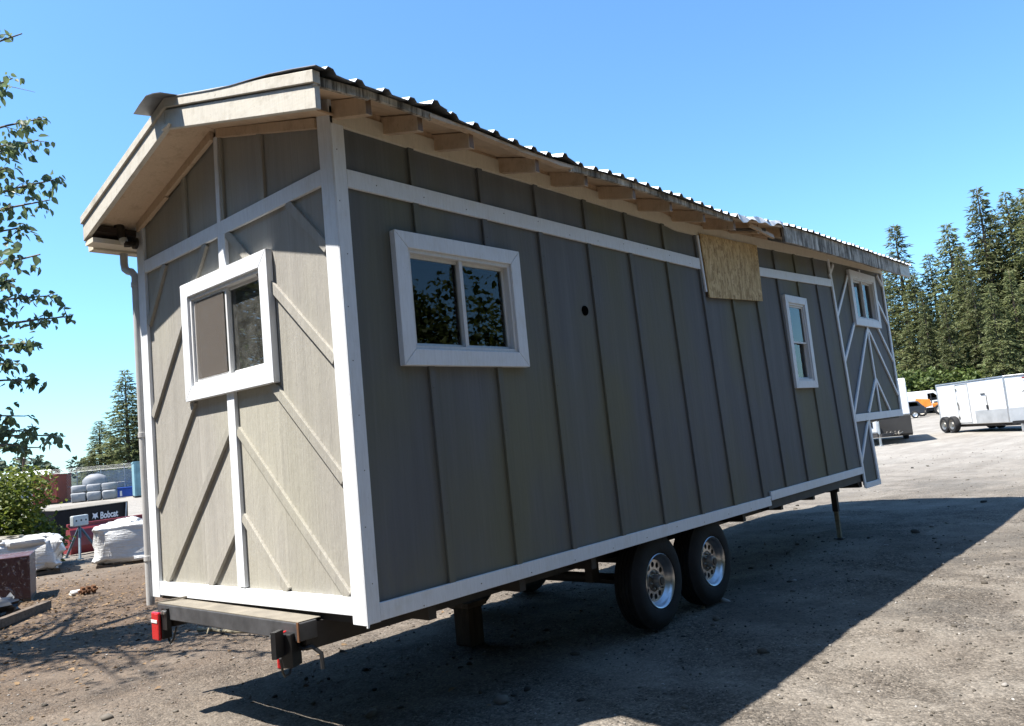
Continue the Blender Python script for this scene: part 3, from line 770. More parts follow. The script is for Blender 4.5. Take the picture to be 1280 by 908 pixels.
# eave edge strips
def estrip(x0, x1, top, hgt, mat, name='eave_strip', jag=0, y=YE-.004, t=.022):
    n = max(2, int((x1-x0)/.12)); X = np.linspace(x0, x1, n)
    hi = [(x, y, interp(x, EAV)-top) for x in X]; lo = [(x, y, interp(x, EAV)-top-hgt+jag*random.uniform(-1, 1)) for x in X[::-1]]
    return hb(MB().prism(hi+lo, (0, t, 0)), name, mat)
estrip(-.33, .02, .004, .05, 'weathered_fascia'); estrip(.022, .47, .006, .04, 'weathered_fascia', jag=.008)
estrip(1.78, 4.30, .004, .045, 'weathered_fascia', jag=.005)
estrip(.45, 1.80, .016, .018, 'primer_wood', 'torn_plywood', .006, YE-.012, .05)
estrip(5.50, 9.72, .012, .175, 'weathered_fascia', 'fascia_board', .002, YE-.008, .03)
estrip(9.725, 10.22, .012, .165, 'rake_paint', 'fascia_board', .002, YE-.008, .03)
hb(MB().prism([(5.58, YE+.02, interp(5.58, EAV)-.06), (10.15, YE+.02, interp(10.15, EAV)-.06), (10.15, .01, interp(10.15, EAV)+.03), (5.58, .01, interp(5.58, EAV)+.02)], (0, 0, .012)), 'soffit_sheet', 'primer_wood')
# bent flashing and splinters by the strand board
vs = []; fs = []
X = np.linspace(4.36, 5.42, 16)
for i, x in enumerate(X):
    e = interp(x, EAV)
    for j, (y, dz) in enumerate(((.05, .115), (-.15, .055), (YE-.03, .02), (YE-.05, -.03-.02*math.sin(i*1.3)))): vs.append((x, y+.006*math.sin(i*2.1), e+dz+.014*math.sin(i*.9+j)))
for i in range(15):
    for j in range(3): fs.append((i*4+j, i*4+j+1, i*4+j+5, i*4+j+4))
o = hb(MB().add(vs, fs), 'bent_flashing', 'roof_white'); m = o.modifiers.new('solid', 'SOLIDIFY'); m.thickness = .004
hb(MB().beam((4.75, -.30, 2.80), (5.30, -.31, 2.745), .05, .02, (0, -1, .3)), 'splintered_board', 'primer_wood')
hb(MB().beam((4.5, -.20, 2.735), (5.1, -.315, 2.79), .03, .015, (0, -1, .3)), 'splintered_board', 'old_timber')
# left eave: box end, gutter, downspout, flood light
hb(MB().prism([(XR+.03, 2.545, 2.735), (XR+.03, 2.70, 2.70), (XR+.03, 2.70, 2.735), (XR+.03, 2.545, 2.78)], (.30, 0, 0)), 'eave_block', 'dark_brown_wood')
hb(MB().prism([(XR+.01, 2.56, 2.655), (XR+.01, 2.705, 2.655), (XR+.01, 2.705, 2.69), (XR+.01, 2.56, 2.69)], (10.4, 0, 0)), 'eave_plank', 'cream_trim')
gp_ = [(2.71, 2.64), (2.80, 2.64), (2.82, 2.75), (2.812, 2.75), (2.793, 2.648), (2.717, 2.648), (2.717, 2.75), (2.71, 2.75)]
hb(MB().prism([(-.25, y, z) for y, z in gp_], (10.2, 0, 0)), 'gutter', 'gutter_cream')
hb(MB().prism([(-.26, y, z) for y, z in ((2.71, 2.64), (2.80, 2.64), (2.82, 2.75), (2.71, 2.75))], (.008, 0, 0)), 'gutter_end', 'gutter_cream')
hb(MB().tube([(-.02, 2.75, 2.645), (-.02, 2.75, 2.56), (-.02, 2.735, 2.515), (-.02, 2.68, 2.485), (-.02, 2.625, 2.47), (-.005, 2.592, 2.43), (-.005, 2.592, 2.3), (-.005, 2.592, .35), (-.005, 2.592, -.06)], .029, 12), 'downspout', 'pvc_white', smooth=True)
for zz in (2.36, 1.2, .28): hb(MB().lathe([(.029, -.02), (.034, -.018), (.034, .018), (.029, .02)], (-.005, 2.592, zz), (0, 0, 1), 16), 'downspout_band', 'pvc_white', smooth=True)
fl = bpy.data.objects.new('flood_light', None); COL.objects.link(fl); fl.parent = house; fl.location = (0, 0, HZ)
hb(MB().lathe([(0, -.01), (.045, -.01), (.045, .012), (0, .012)], (-.04, 2.49, 2.66), (1, 0, 0), 16), 'mount', 'bronze', fl, smooth=True)
hb(MB().tube([(-.04, 2.49, 2.66), (-.09, 2.52, 2.665), (-.12, 2.55, 2.70)], .014, 8), 'arm', 'bronze', fl, smooth=True)
hb(MB().lathe([(0, -.02), (.028, -.015), (.034, .03), (.040, .13), (.036, .14), (0, .14)], (-.105, 2.545, 2.70), (-.15, .25, 1), 16), 'lamp_housing', 'bronze', fl, smooth=True)
hb(MB().lathe([(0, -.045), (.022, -.04), (.03, -.02), (.03, .0)], (-.105, 2.545, 2.70), (-.15, .25, 1), 16), 'lamp', 'lamp_glass', fl, smooth=True)
hb(MB().tube([(-.06, 2.47, 2.65), (-.10, 2.46, 2.63), (-.13, 2.47, 2.63)], .016, 8), 'motion_sensor', 'bronze', fl, smooth=True)

# ---------------------------------------------------------------- chassis
for y in (.46, 2.06): hb(MB().box(-.10, 8.0, y-.04, y+.04, -.15, -.01), 'chassis_rail', 'dark_rust_steel')
hb(MB().box(.03, 5.1, .04, 2.48, -.012, .05), 'floor_frame', 'dark_rust_steel')
hb(MB().box(5.1, 7.98, .03, 2.48, -.045, .055), 'floor_frame', 'dark_rust_steel')
hb(MB().prism([(7.70, .05, .0), (8.0, .05, .0), (8.0, .05, -.12), (7.90, .05, -.12), (7.85, .05, -.06)], (0, .25, 0)), 'gusset', 'dark_rust_steel')
for x in (.5, 1.3, 2.1, 4.6, 5.5, 6.4, 7.2): hb(MB().box(x, x+.06, .08, 2.44, -.10, -.013), 'cross_member', 'dark_rust_steel')
hb(MB().box(-.150, -.03, .41, 2.15, -.092, .006), 'rear_bumper', 'bumper_steel', bevel=.006)
hb(MB().box(-.146, .0, .42, 2.14, .0075, .012), 'bumper_dust', 'dusty_top')
hb(MB().box(-.152, -.145, .41, .428, -.094, .01), 'bumper_end', 'rust')
hb(MB().box(-.12, .05, .44, .54, -.08, -.01), 'bumper_arm', 'dark_rust_steel'); hb(MB().box(-.12, .05, 2.02, 2.12, -.08, -.01), 'bumper_arm', 'dark_rust_steel')
hb(MB().beam((-.15, 2.17, .014), (.0, 2.02, .035), .014, .012, (0, 0, 1)), 'loose_lath', 'dusty_top')
# tail lights
def tail(y, tilt, name_label):
    t = bpy.data.objects.new('tail_light', None); COL.objects.link(t); t.parent = house; t.location = (-.17, y, HZ-.125); t.rotation_euler = (0, 0, tilt); t['label'] = name_label
    def add(mb, n, m, **k): o = mb.build(n, m, t, **k); return o
    add(MB().box(.0, .07, -.05, .05, -.10, .08), 'housing', 'black_plastic', bevel=.006)
    add(MB().box(-.026, -.001, -.055, .055, -.105, .085), 'lens', 'red_lens', bevel=.012)
    add(MB().box(-.030, -.0265, -.045, .045, .015, .035), 'reflector', 'white_vinyl', bevel=.001)
    add(MB().box(.0, .03, -.13, -.055, -.03, .11), 'bracket', 'black_plastic')
    for dy in (-.11, -.075): add(MB().lathe([(0, -.012), (.012, -.012), (.012, .0)], (-.0, dy, .085), (1, 0, 0), 8), 'bolt', 'chrome')
    add(MB().tube([(.05, -.03, -.09), (.05, -.05, -.125), (.04, -.08, -.13), (.05, -.11, -.10), (.06, -.14, -.02)], .007, 6), 'wiring', 'black_plastic', smooth=True)
    return t
tail(2.10, 0, 'red tail light at the far end of the bumper')
t2 = tail(.52, -1.15, 'loose tail light turned sideways below the bumper')
hb(MB().tube([(-.13, .50, -.10), (-.11, .44, -.14), (-.08, .40, -.13), (-.05, .36, -.17), (-.06, .34, -.25)], .012, 6), 'wiring', 'black_plastic', smooth=True)

# wheels
def sector_disc(mb, c, r0, r1, rh, nh, hr, y):
    """annulus r0..r1 with nh round holes of radius hr at radius rh, in the plane y"""
    for k in range(nh):
        a0 = 2*PI*(k-.5)/nh; a1 = 2*PI*(k+.5)/nh; ac = 2*PI*k/nh; hc = (rh*math.cos(ac), rh*math.sin(ac))
        out = [(r1, a0+(a1-a0)*i/6) for i in range(6)]+[(r1+(r0-r1)*i/4, a1) for i in range(4)]+[(r0, a1+(a0-a1)*i/6) for i in range(6)]+[(r0+(r1-r0)*i/4, a0) for i in range(4)]
        op = [(r*math.cos(a), r*math.sin(a)) for r, a in out]; n = len(op)
        hp = []
        for p in op:
            d = math.atan2(p[1]-hc[1], p[0]-hc[0]); hp.append((hc[0]+hr*math.cos(d), hc[1]+hr*math.sin(d)))
        vs = [(c[0]+p[0], y, c[2]+p[1]) for p in op]+[(c[0]+p[0], y, c[2]+p[1]) for p in hp]+[(c[0]+p[0], y+.02, c[2]+p[1]) for p in hp]
        fs = [(i, (i+1) % n, (i+1) % n+n, i+n) for i in range(n)]+[(i+n, (i+1) % n+n, (i+1) % n+2*n, i+2*n) for i in range(n)]
        mb.add(vs, fs)
def wheel(x, y, flip=1):
    w = bpy.data.objects.new('wheel', None); COL.objects.link(w); w.parent = house; w.location = (x, y, .382); w.rotation_euler = (0, 0, 0 if flip > 0 else PI)
    R = .388
    prof = [(.205, .02), (.222, .004), (.25, -.002), (.30, -.006), (.335, .004), (.362, .022), (.378, .034)]
    for g in range(5):
        y0 = .036+g*.032; prof += [(R-.002*abs(g-2), y0), (R-.002*abs(g-2), y0+.024), (R-.012, y0+.025), (R-.012, y0+.031)]
    prof += [(.378, .2), (.362, .212), (.335, .23), (.30, .236), (.25, .232), (.205, .21)]
    tm = MB().lathe(prof, (0, 0, 0), (0, 1, 0), 56)
    tm.v = [(a, b, max(c, -.374-.0*b)) for a, b, c in tm.v]
    tm.build('tyre', 'rubber', w, smooth=True)
    MB().lathe([(.198, .19), (.200, .03), (.214, .018), (.219, .004), (.214, .0), (.206, .004), (.197, .022), (.188, .04), (.176, .05), (.171, .064), (.168, .0665)], (0, 0, 0), (0, 1, 0), 48).build('rim', 'chrome', w, smooth=True)
    d = MB(); sector_disc(d, (0, 0, 0), .088, .170, .129, 12, .0225, .066); d.build('rim_disc', 'chrome', w)
    MB().lathe([(.088, .076), (.080, .066), (.060, .064), (.050, .060), (.050, .0), (.045, -.008), (.0, -.012)], (0, 0, 0), (0, 1, 0), 28).build('hub', 'hub_metal', w, smooth=True)
    MB().lathe([(.034, -.0125), (.030, -.016), (0, -.016)], (0, 0, 0), (0, 1, 0), 20).build('hub_cap', 'black_plastic', w, smooth=True)
    for k in range(8):
        a = 2*PI*k/8+.2; MB().lathe([(.011, .066), (.011, .044), (.006, .038), (0, .038)], (.068*math.cos(a), 0, .068*math.sin(a)), (0, 1, 0), 6).build('lug_nut', 'hub_metal', w)
    MB().lathe([(.0, .15), (.16, .15), (.16, .19), (0, .19)], (0, 0, 0), (0, 1, 0), 24).build('brake_drum', 'dark_rust_steel', w)
    return w
for x in (3.02, 3.93):
    wheel(x, .085); wheel(x, 2.475, -1)
    hb(MB().tube([(x, .25, -.36), (x, 2.3, -.36)], .045, 10), 'axle', 'dark_rust_steel', smooth=True)
    for y in (.46, 2.06):
        hb(MB().add(*([(x-.38+.076*i, y+s, -.24-.075*math.sin(PI*i/10)-h) for i in range(11) for s in (-.03, .03) for h in (0, .04)],
            [(i*4+a, i*4+b, i*4+4+b, i*4+4+a) for i in range(10) for a, b in ((0, 1), (1, 3), (3, 2), (2, 0))])), 'leaf_spring', 'dark_rust_steel')
for y in (.46, 2.06):
    for x in (2.6, 3.475, 4.35): hb(MB().box(x-.05, x+.05, y-.035, y+.035, -.30, -.14), 'spring_hanger', 'dark_rust_steel')
# landing legs
for y in (.34, 2.2):
    hb(MB().box(7.735, 7.805, y-.035, y+.035, -.40, -.02), 'landing_leg', 'dark_rust_steel', bevel=.004)
    hb(MB().box(7.745, 7.795, y-.025, y+.025, -.735, -.39), 'landing_leg_ram', 'dead_stick', bevel=.003)
    hb(MB().box(7.71, 7.83, y-.06, y+.06, -.748, -.736), 'landing_foot', 'dark_rust_steel')

# blocking under the house and a stick
blk = tag(empty('support_block', (2.1, 1.4, 0)), 'short upright timber block under the house ahead of the wheels', 'timber block')
MB().box(-.10, .06, -.09, .09, -.01, .30).build('block', 'block_wood', blk, bevel=.008); MB().box(-.13, .09, -.12, .12, .302, .345).build('shim', 'old_timber', blk, bevel=.004)
random.seed(3)
pth = [Vector((1.30, 4.55, .03))]
for k in range(9): pth.append(pth[-1]+Vector((.022+random.uniform(-.02, .02), -.108, random.uniform(-.012, .016))))
st = MB().tube(pth, [.030, .018, .022, .017, .021, .018, .016, .019, .015, .010], 8); st.tube([pth[2], pth[2]+Vector((-.06, -.05, .03)), pth[2]+Vector((-.10, -.09, -.01))], [.014, .011, .006], 6); st.tube([pth[4], pth[4]+Vector((-.05, -.09, .01))], [.012, .006], 6)
o = st.build('fallen_branch', 'dead_stick', None, smooth=True); tag(o, 'knobbly dead branch lying on sunlit gravel under the bumper', 'branch')

# ================================================================== trees
def px_of(P):
    """image column (in photo pixels) of world points, for keeping the out-of-frame crown out of frame"""
    P = np.asarray(P)-np.array(CAMP); d = P@np.array(FW); return 640+975.3*(P@np.array(RX))/np.maximum(d, .1)
def taper(h, r, seg=8, bend=.0, rng=None):
    mb = MB(); pts = []; rs = []
    for i in range(9):
        t = i/8; pts.append((bend*math.sin(t*3), bend*math.cos(t*2.2)-bend, h*t)); rs.append(max(.012, r*(1-t)**.85*(1.25 if i == 0 else 1)))
    return mb.tube(pts, rs, seg)
def conifer_meshes(seed, H=18., R=3.0, bare=.04, dens=1.0, droop=.28):
    rng = np.random.default_rng(seed); P = []; D = []
    br = MB()
    z = H*bare
    lop = rng.uniform(0, 6.28)
    while z < H*.985:
        t = z/H
        L0 = R*(min(1, (t-bare)/.14+.35))*(1-t)**.82+.16
        nb = 7 if t < .7 else 5
        a0 = rng.uniform(0, 6.28)
        for k in range(nb):
            if rng.random() < .13: continue
            az = a0+6.283*k/nb+rng.normal(0, .25); L = L0*rng.uniform(.62, 1.15)*(1+.12*math.cos(az-lop))
            dv = np.array([math.cos(az), math.sin(az), 0.]); pv = np.array([-dv[1], dv[0], 0])
            dr = droop*rng.uniform(.6, 1.4); up = .25*(t > .75)
            n = max(8, int(L*24*dens))
            for q in range(n):
                s = .12+.88*(q+rng.random())/n
                lat = rng.uniform(-1, 1)*(.26*L*(1-s)+.12)
                p = dv*L*s+pv*lat+np.array([0, 0, -dr*L*s*s+up*L*s+rng.normal(0, .05)-.12*abs(lat)])
                P.append(p+[0, 0, z]); dd = dv*.8+pv*np.sign(lat)*.55+np.array([0, 0, -.35*s+.1]); D.append(dd/np.linalg.norm(dd))
            if L > .8: br.tube([(0, 0, z), tuple(dv*L*.5+[0, 0, z-dr*L*.25+up*L*.5]), tuple(dv*L*.93+[0, 0, z-dr*L*.86+up*L*.93])], [.035, .022, .008], 4, False)
        z += rng.uniform(.26, .48)*(1 if t > .2 else 1.1)
    P = np.array(P); D = np.array(D)
    size = .40
    cm = leaves_mesh('crown', P, size, 'fir_needles', rng, .9, D, .42)
    tr = taper(H, .24+.004*H, 8); tr.v += []; o = len(tr.v); tr.v += br.v; tr.f += [tuple(i+o for i in f) for f in br.f]
    return tr.mesh('trunk', 'bark', True), cm, H
CON = [conifer_meshes(21, 18, 3.2, .03, 1.0, .25), conifer_meshes(22, 18, 2.7, .05, .95, .32), conifer_meshes(23, 18, 3.6, .03, .95, .2), conifer_meshes(24, 18, 2.3, .06, 1.0, .35)]
def conifer(name, loc, h, var, label, group, rz=0, wid=1.0):
    tm, cm, H = CON[var]; r = empty(name, loc, rz); s = h/H; r.scale = (s*wid, s*wid, s)
    link('trunk', tm, r); link('crown', cm, r); return tag(r, label, 'fir tree', group)
ORD = ['first', 'second', 'third', 'fourth', 'fifth', 'sixth', 'seventh', 'eighth', 'ninth', 'tenth', 'eleventh', 'twelfth', 'thirteenth', 'fourteenth', 'fifteenth', 'sixteenth', 'seventeenth', 'eighteenth', 'nineteenth', 'twentieth', 'twenty-first', 'twenty-second', 'twenty-third', 'twenty-fourth', 'twenty-fifth', 'twenty-sixth']
FT = [(82.8,18.1,19.7),(79.1,16.2,14.6),(85.3,15.9,17.0),(81.8,13.2,19.1),(76.0,11.4,15.4),(74.2,10.5,13.0),(80.4,10.0,20.7),(88.4,10.3,19.6),(80.7,7.9,20.5),(84.7,7.6,21.0),(78.9,6.0,20.3),(73.4,14.3,11.6),(72.7,12.5,11.0),(70.4,8.6,11.1),(71.7,7.3,12.2),(82.0,5.4,19.6),(85.0,4.7,18.5),(89.1,21.6,17.4),(81.2,3.1,18.1),(90,14.5,17.5),(92,12.0,18.5)]
FT.sort(key=lambda p: px_of([p])[0])
rr = random.Random(5)
for i, (x, y, zt) in enumerate(FT):
    k = 1.28; X = CAMP.x+(x-CAMP.x)*k; Y = CAMP.y+(y-CAMP.y)*k; Zt = CAMP.z+(zt-CAMP.z)*k; g = rise(X, Y)
    conifer('fir_tree', (X, Y, g-.1), (Zt-g)*rr.uniform(.97, 1.03), i % 4, f'tall dark fir in the wood behind the white trailers, {ORD[i]} from the house', 'firs of the wood behind the trailers', rr.uniform(0, 6.28), rr.uniform(1.0, 1.35))
for i, (x, y, zt, v, w, lab) in enumerate(((26.8,68.8,11.7,2,1.55,'tallest fir standing alone beside the left edge of the house'), (26.6,74.6,7.6,0,2.2,'low broad fir left of the tallest one beyond the yard fence'), (29.2,71.2,10.4,1,1.9,'dense dark fir just right of the tallest one beyond the yard fence'),
        (28.9,68.2,8.8,2,1.7,'bushy fir above the teal container beside the house edge'), (29.8,85.9,5.2,2,1.6,'small distant fir over the grey covered stack'))):
    conifer('fir_tree', (x, y, rise(x, y)-.1), zt-rise(x, y), v, lab, 'firs beyond the yard fence', i*1.3, w)
# belt behind the viewer is added to block sky; end-wall firs show in glass
for i, (x, y, h, v) in enumerate(((-13,-9.5,13,0), (-9.5,-10.5,12,1), (-6.5,-9.8,14,2), (-3.4,-10.8,13,3), (-.5,-10,14,0), (2.4,-11,12.5,1), (5.2,-10.6,13,2), (7.6,-13.2,12,3), (26,-17,9,1), (-10.5,-6.2,13,2), (-9.4,-3.0,12.5,1), (-10.2,.2,13.5,0), (-9.2,3.2,12,2), (-10.4,6.0,13.5,3), (-9.6,9.2,13,1), (-10.6,12.4,14,0), (-7.4,15.5,12,2))):
    conifer('fir_tree', (x, y, rise(x, y)-.1), h, v, f'fir of the sky-blocking belt added behind the viewer, {ORD[i]} counted from the rear corner' if i < 9 else f'fir facing the sunlit end wall, {ORD[i-9]} counted from the viewer', 'firs mirrored in the windows', i*1.7, 1.5)

def lobed_points(rng, n, lobes):
    P = []
    w = np.array([l[3]*l[4]*l[5] for l in lobes]); w = w/w.sum()
    for k in range(n):
        l = lobes[rng.choice(len(lobes), p=w)]; d = rng.normal(size=3); d /= np.linalg.norm(d); r = rng.random()**.28
        P.append((l[0]+d[0]*l[3]*r, l[1]+d[1]*l[4]*r, max(.04, l[2]+d[2]*l[5]*r)))
    return np.array(P)
def shrub_mesh(seed, n, R, H, size, mat, nl=16):
    rng = np.random.default_rng(seed); lob = []
    for k in range(nl):
        a = rng.uniform(0, 6.28); q = R*.68*rng.random()**.5; zz = H*rng.uniform(.12, .82)*(1-.35*(q/R)); s = rng.uniform(.2, .38)
        lob.append((q*math.cos(a), q*math.sin(a), zz, R*s*1.1, R*s*1.1, H*s*.62))
    P = lobed_points(rng, n, lob)
    # loose shoots
    Q = []
    for k in range(26):
        l = lob[rng.integers(nl)]; d = rng.normal(size=3); d[2] = abs(d[2])+.4; d /= np.linalg.norm(d)
        for s in range(14): Q.append(np.array(l[:3])+d*(.5+.09*s)*np.array(l[3:])*1.25+rng.normal(0, .02, 3))
    cm = leaves_mesh('foliage', np.concatenate([P, np.array(Q)]), size, mat, rng, .5)
    mb = MB()
    for k in range(9):
        l = lob[k]; mb.tube([(rng.normal(0, .05), rng.normal(0, .05), -.05), (l[0]*.5, l[1]*.5, l[2]*.55), (l[0], l[1], l[2])], [.03, .02, .008], 5)
    return mb.mesh('stems', 'bark', True), cm
def plant(name, ms, loc, s, label, cat, group=None, rz=0, sz=1):
    r = empty(name, loc, rz); r.scale = (s, s, s*sz); link('stems', ms[0], r); link('foliage', ms[1], r); return tag(r, label, cat, group)
plant('leafy_bush', shrub_mesh(41, 12000, 1.35, 2.15, .085, 'shrub_leaf', 26), (2.0, 15.0, .02), 1.17, 'yellow-green leafy bush behind the wrapped pallet load', 'bush')
US = [shrub_mesh(51, 2600, 2.2, 4.0, .30, 'under_leaf'), shrub_mesh(52, 2600, 2.4, 3.4, .30, 'under_leaf')]
for i in range(15):
    u = 1126+i*13.5; t = math.atan2(FW.y, FW.x)-math.atan((u-640)/975.3); D = 97+3*((i*7) % 3); x = CAMP.x+D*math.cos(t); y = CAMP.y+D*math.sin(t)
    plant('understorey_shrub', US[i % 2], (x, y, rise(x, y)), rr.uniform(1.1, 1.5), f'light green shrub at the foot of the wood, {ORD[i]} from the house', 'shrub', 'shrubs along the foot of the wood', rr.uniform(0, 6.28))
plant('round_tree', shrub_mesh(62, 12000, 2.6, 6.6, .15, 'under_leaf', 34), (9.4, -10.6, 0), 1.15, 'taller dark leafy tree added across the yard to mask sky in the side window', 'tree')  # unseen tree, added to darken the reflection in the wide window's left pane
plant('round_tree', shrub_mesh(61, 11000, 2.4, 5.2, .12, 'shrub_leaf', 30), (13.2, -10.2, 0), 1.2, 'rounded leafy tree facing the wide side window, mirrored in its glass', 'tree')

# cottonwood at the left of the viewer: its outer sprays hang into the frame
def cottonwood():
    rng = np.random.default_rng(77); base = np.array([-1.9, 7.7, 0.])
    root = tag(empty('cottonwood_tree', base), 'cottonwood whose leafy branches hang into view beside the sky on the left', 'tree')
    tips = [(.14,5.45,6.46),(-.04,5.19,5.8),(.35,5.6,5.62),(.22,5.32,5.25),(.42,5.46,4.9),(.24,5.11,4.54),(.1,5.46,4.32),(-.31,3.71,3.57),(.59,5.62,3.44),(.32,5.5,3.62),(.14,5.35,3.08),(.25,5.62,2.74),(.55,5.84,2.15),(.2,5.54,2.03),(-.03,5.19,2.33),(-.12,5.01,3.65),(-.11,5.0,2.82),(-.21,4.82,4.7),(-.14,5.22,3.29),(.05,5.5,2.2),(-.05,5.3,2.05),(-.1,5.25,5.1)]
    wood = MB(); L = []; LD = []
    wood.tube([(0, 0, -.1), (.05, -.1, 1.5), (.1, -.15, 3.2), (.0, -.1, 5.0), (-.1, .0, 7.2), (-.1, .05, 8.6)], [.24, .19, .16, .12, .07, .02], 10)
    def branch(tip, visible, nl):
        h = max(1.4, tip[2]*.72+.2 if visible else tip[2]*.75); st = np.array([.08, -.12, h]); m = (st+tip)/2+np.array([0, 0, .35+.15*rng.random()])
        path = []
        for i in range(9):
            t = i/8; path.append((1-t)**2*st+2*t*(1-t)*m+t*t*np.array(tip))
        wood.tube(path, list(np.linspace(.045, .006, 9)), 6)
        for q in range(nl):
            t = 1-.62*rng.random()**1.5 if visible else .35+.65*rng.random()
            p = (1-t)**2*st+2*t*(1-t)*m+t*t*np.array(tip)
            tw = rng.normal(size=3)*np.array([1, 1, .5]); tw /= np.linalg.norm(tw); ln = (rng.uniform(.08, .34) if visible else rng.uniform(.2, .9))*(1.15-t*.6)
            e = p+tw*ln+np.array([0, 0, -.10*ln])
            if q % 3 == 0: wood.tube([p, (p+e)/2+np.array([0, 0, .02]), e], [.006, .004, .002], 4, False)
            for c in range(4):
                s = rng.uniform(.35, 1.08); pt = p+(e-p)*s+rng.normal(0, .025, 3)
                if not visible and px_of([pt+base])[0] > -25: continue
                if visible and px_of([pt+base])[0] > 92: continue
                L.append(pt); d = tw*.5+np.array([0, 0, -.75])+rng.normal(0, .3, 3); LD.append(d/np.linalg.norm(d))
    for t in tips: branch(np.array(t)-base, True, 34)
    for k in range(46):
        a = rng.uniform(0, 6.28); r = rng.uniform(1.4, 3.3); tip = np.array([r*math.cos(a), r*math.sin(a), rng.uniform(2.6, 8.0)])
        if px_of([tip+base])[0] > 0: tip[:2] *= -.8
        branch(tip, False, 34)
    wood.build('trunk', 'cotton_bark', root, smooth=True)
    link('crown', leaves_mesh('crown', L, .088, 'cotton_leaf', rng, .2, np.array(LD), .95), root)
cottonwood()

# far wooded ridge
def far_wood():
    rng = np.random.default_rng(8); V = []; n = 0
    vs = []; fs = []
    A = np.linspace(-.35, 2.6, 60)
    for a in A:
        for D, h in ((170, .6), (260, 2.5), (340, 6.5), (420, 8.0)): vs.append((CAMP.x+D*math.cos(a), CAMP.y+D*math.sin(a), h+1.5*math.sin(a*9)*(h > 2)))
    for i in range(59):
        for j in range(3): fs.append((i*4+j, i*4+4+j, i*4+5+j, i*4+1+j))
    o = MB().add(vs, fs).build('hills', 'hill_base', smooth=True); o['kind'] = 'structure'
    P = []
    for k in range(620):
        a = rng.uniform(-.3, 2.5); D = rng.uniform(190, 335); h = rng.uniform(4.5, 8.5)+(2.5 if rng.random() < .12 else 0); r = h*rng.uniform(.16, .3)
        g = float(np.interp(D, [170, 260, 340], [.6, 2.5, 6.5]))
        x, y = CAMP.x+D*math.cos(a), CAMP.y+D*math.sin(a); m = 60
        t = rng.random(m); q = rng.uniform(0, 6.28, m); con = rng.random() < .6
        rad = r*((1-t) if con else np.sqrt(np.clip(1-(2*t-1)**2, 0, 1)))*rng.uniform(.5, 1, m)
        P.append(np.stack([x+rad*np.cos(q), y+rad*np.sin(q), g+h*t], -1))
    o = link('far_wood', leaves_mesh('far_wood', np.concatenate(P), 1.5, 'far_leaf', rng, .4)); tag(o, 'distant wooded ridge along the horizon', 'wood', kind='stuff')
far_wood()

# ================================================================== things on the left
def lumpy(mb, c, s, seed, e=.35, nu=28, nv=16, amp=.06, freq=3.0):
    """rounded, creased load: superquadric with noise folds"""
    vs = []; fs = []
    sg = lambda v, p: math.copysign(abs(v)**p, v)
    for j in range(nv+1):
        ph = -PI/2+PI*j/nv
        for i in range(nu):
            th = 2*PI*i/nu; x = sg(math.cos(ph), e)*sg(math.cos(th), e); y = sg(math.cos(ph), e)*sg(math.sin(th), e); z = sg(math.sin(ph), e)
            n = noise.noise(Vector((x*freq+seed, y*freq, z*freq)))+.6*noise.noise(Vector((x*freq*2.7+seed, y*freq*2.7, z*freq*1.4)))
            k = 1+amp*n*2; vs.append((c[0]+s[0]*x*k, c[1]+s[1]*y*k, c[2]+s[2]*z*(1+amp*n)))
    for j in range(nv):
        for i in range(nu): i2 = (i+1) % nu; fs.append((j*nu+i, j*nu+i2, (j+1)*nu+i2, (j+1)*nu+i))
    return mb.add(vs, fs)
def pallet(root, w, d, z=0):
    for k in (-1, 0, 1): MB().box(-w/2, w/2, k*(d/2-.04)-.03, k*(d/2-.04)+.03, z, z+.09).build('pallet_bearer', 'old_timber', root)
    for k in range(5): x = -w/2+.06+k*(w-.12)/4; MB().box(x-.05, x+.05, -d/2, d/2, z+.091, z+.11).build('pallet_board', 'old_timber', root)
r = tag(empty('wrapped_pallet', (4.05, 12.75, -.03), -.42), 'bulging white plastic wrapped pallet load at the house edge', 'pallet load', 'wrapped pallet loads')
pallet(r, 1.3, 1.1)
mb = lumpy(MB(), (0, 0, .46), (.68, .58, .36), 3.1, .24, 56, 30, .075, 2.6); mb.build('wrapped_load', 'white_wrap', r, smooth=True)
lumpy(MB(), (-.12, -.05, .74), (.34, .30, .17), 8.1, .95, 24, 14, .22, 2.9).build('wrapped_bulge', 'white_wrap', r, smooth=True)
r = tag(empty('wrapped_pallet', (2.02, 13.75, .0), -.3), 'tan and white loosely wrapped pallet load below the bush', 'pallet load', 'wrapped pallet loads')
pallet(r, 1.9, 1.2)
lumpy(MB(), (.45, -.1, .42), (.52, .55, .32), 5.3, .33, 48, 26, .13, 3.0).build('wrapped_load', 'white_wrap', r, smooth=True)
lumpy(MB(), (-.40, .0, .44), (.62, .52, .32), 9.3, .3, 44, 24, .12, 2.8).build('wrapped_load', 'tan_load', r, smooth=True)
lumpy(MB(), (-.05, -.2, .70), (.45, .30, .10), 2.3, .8, 24, 12, .2, 3).build('loose_sheet', 'tan_load', r, smooth=True)
r = tag(empty('wrapped_crate', (1.33, 9.78, .0), 2.772), 'maroon crate wrapped in glossy clear film at the left edge', 'crate')
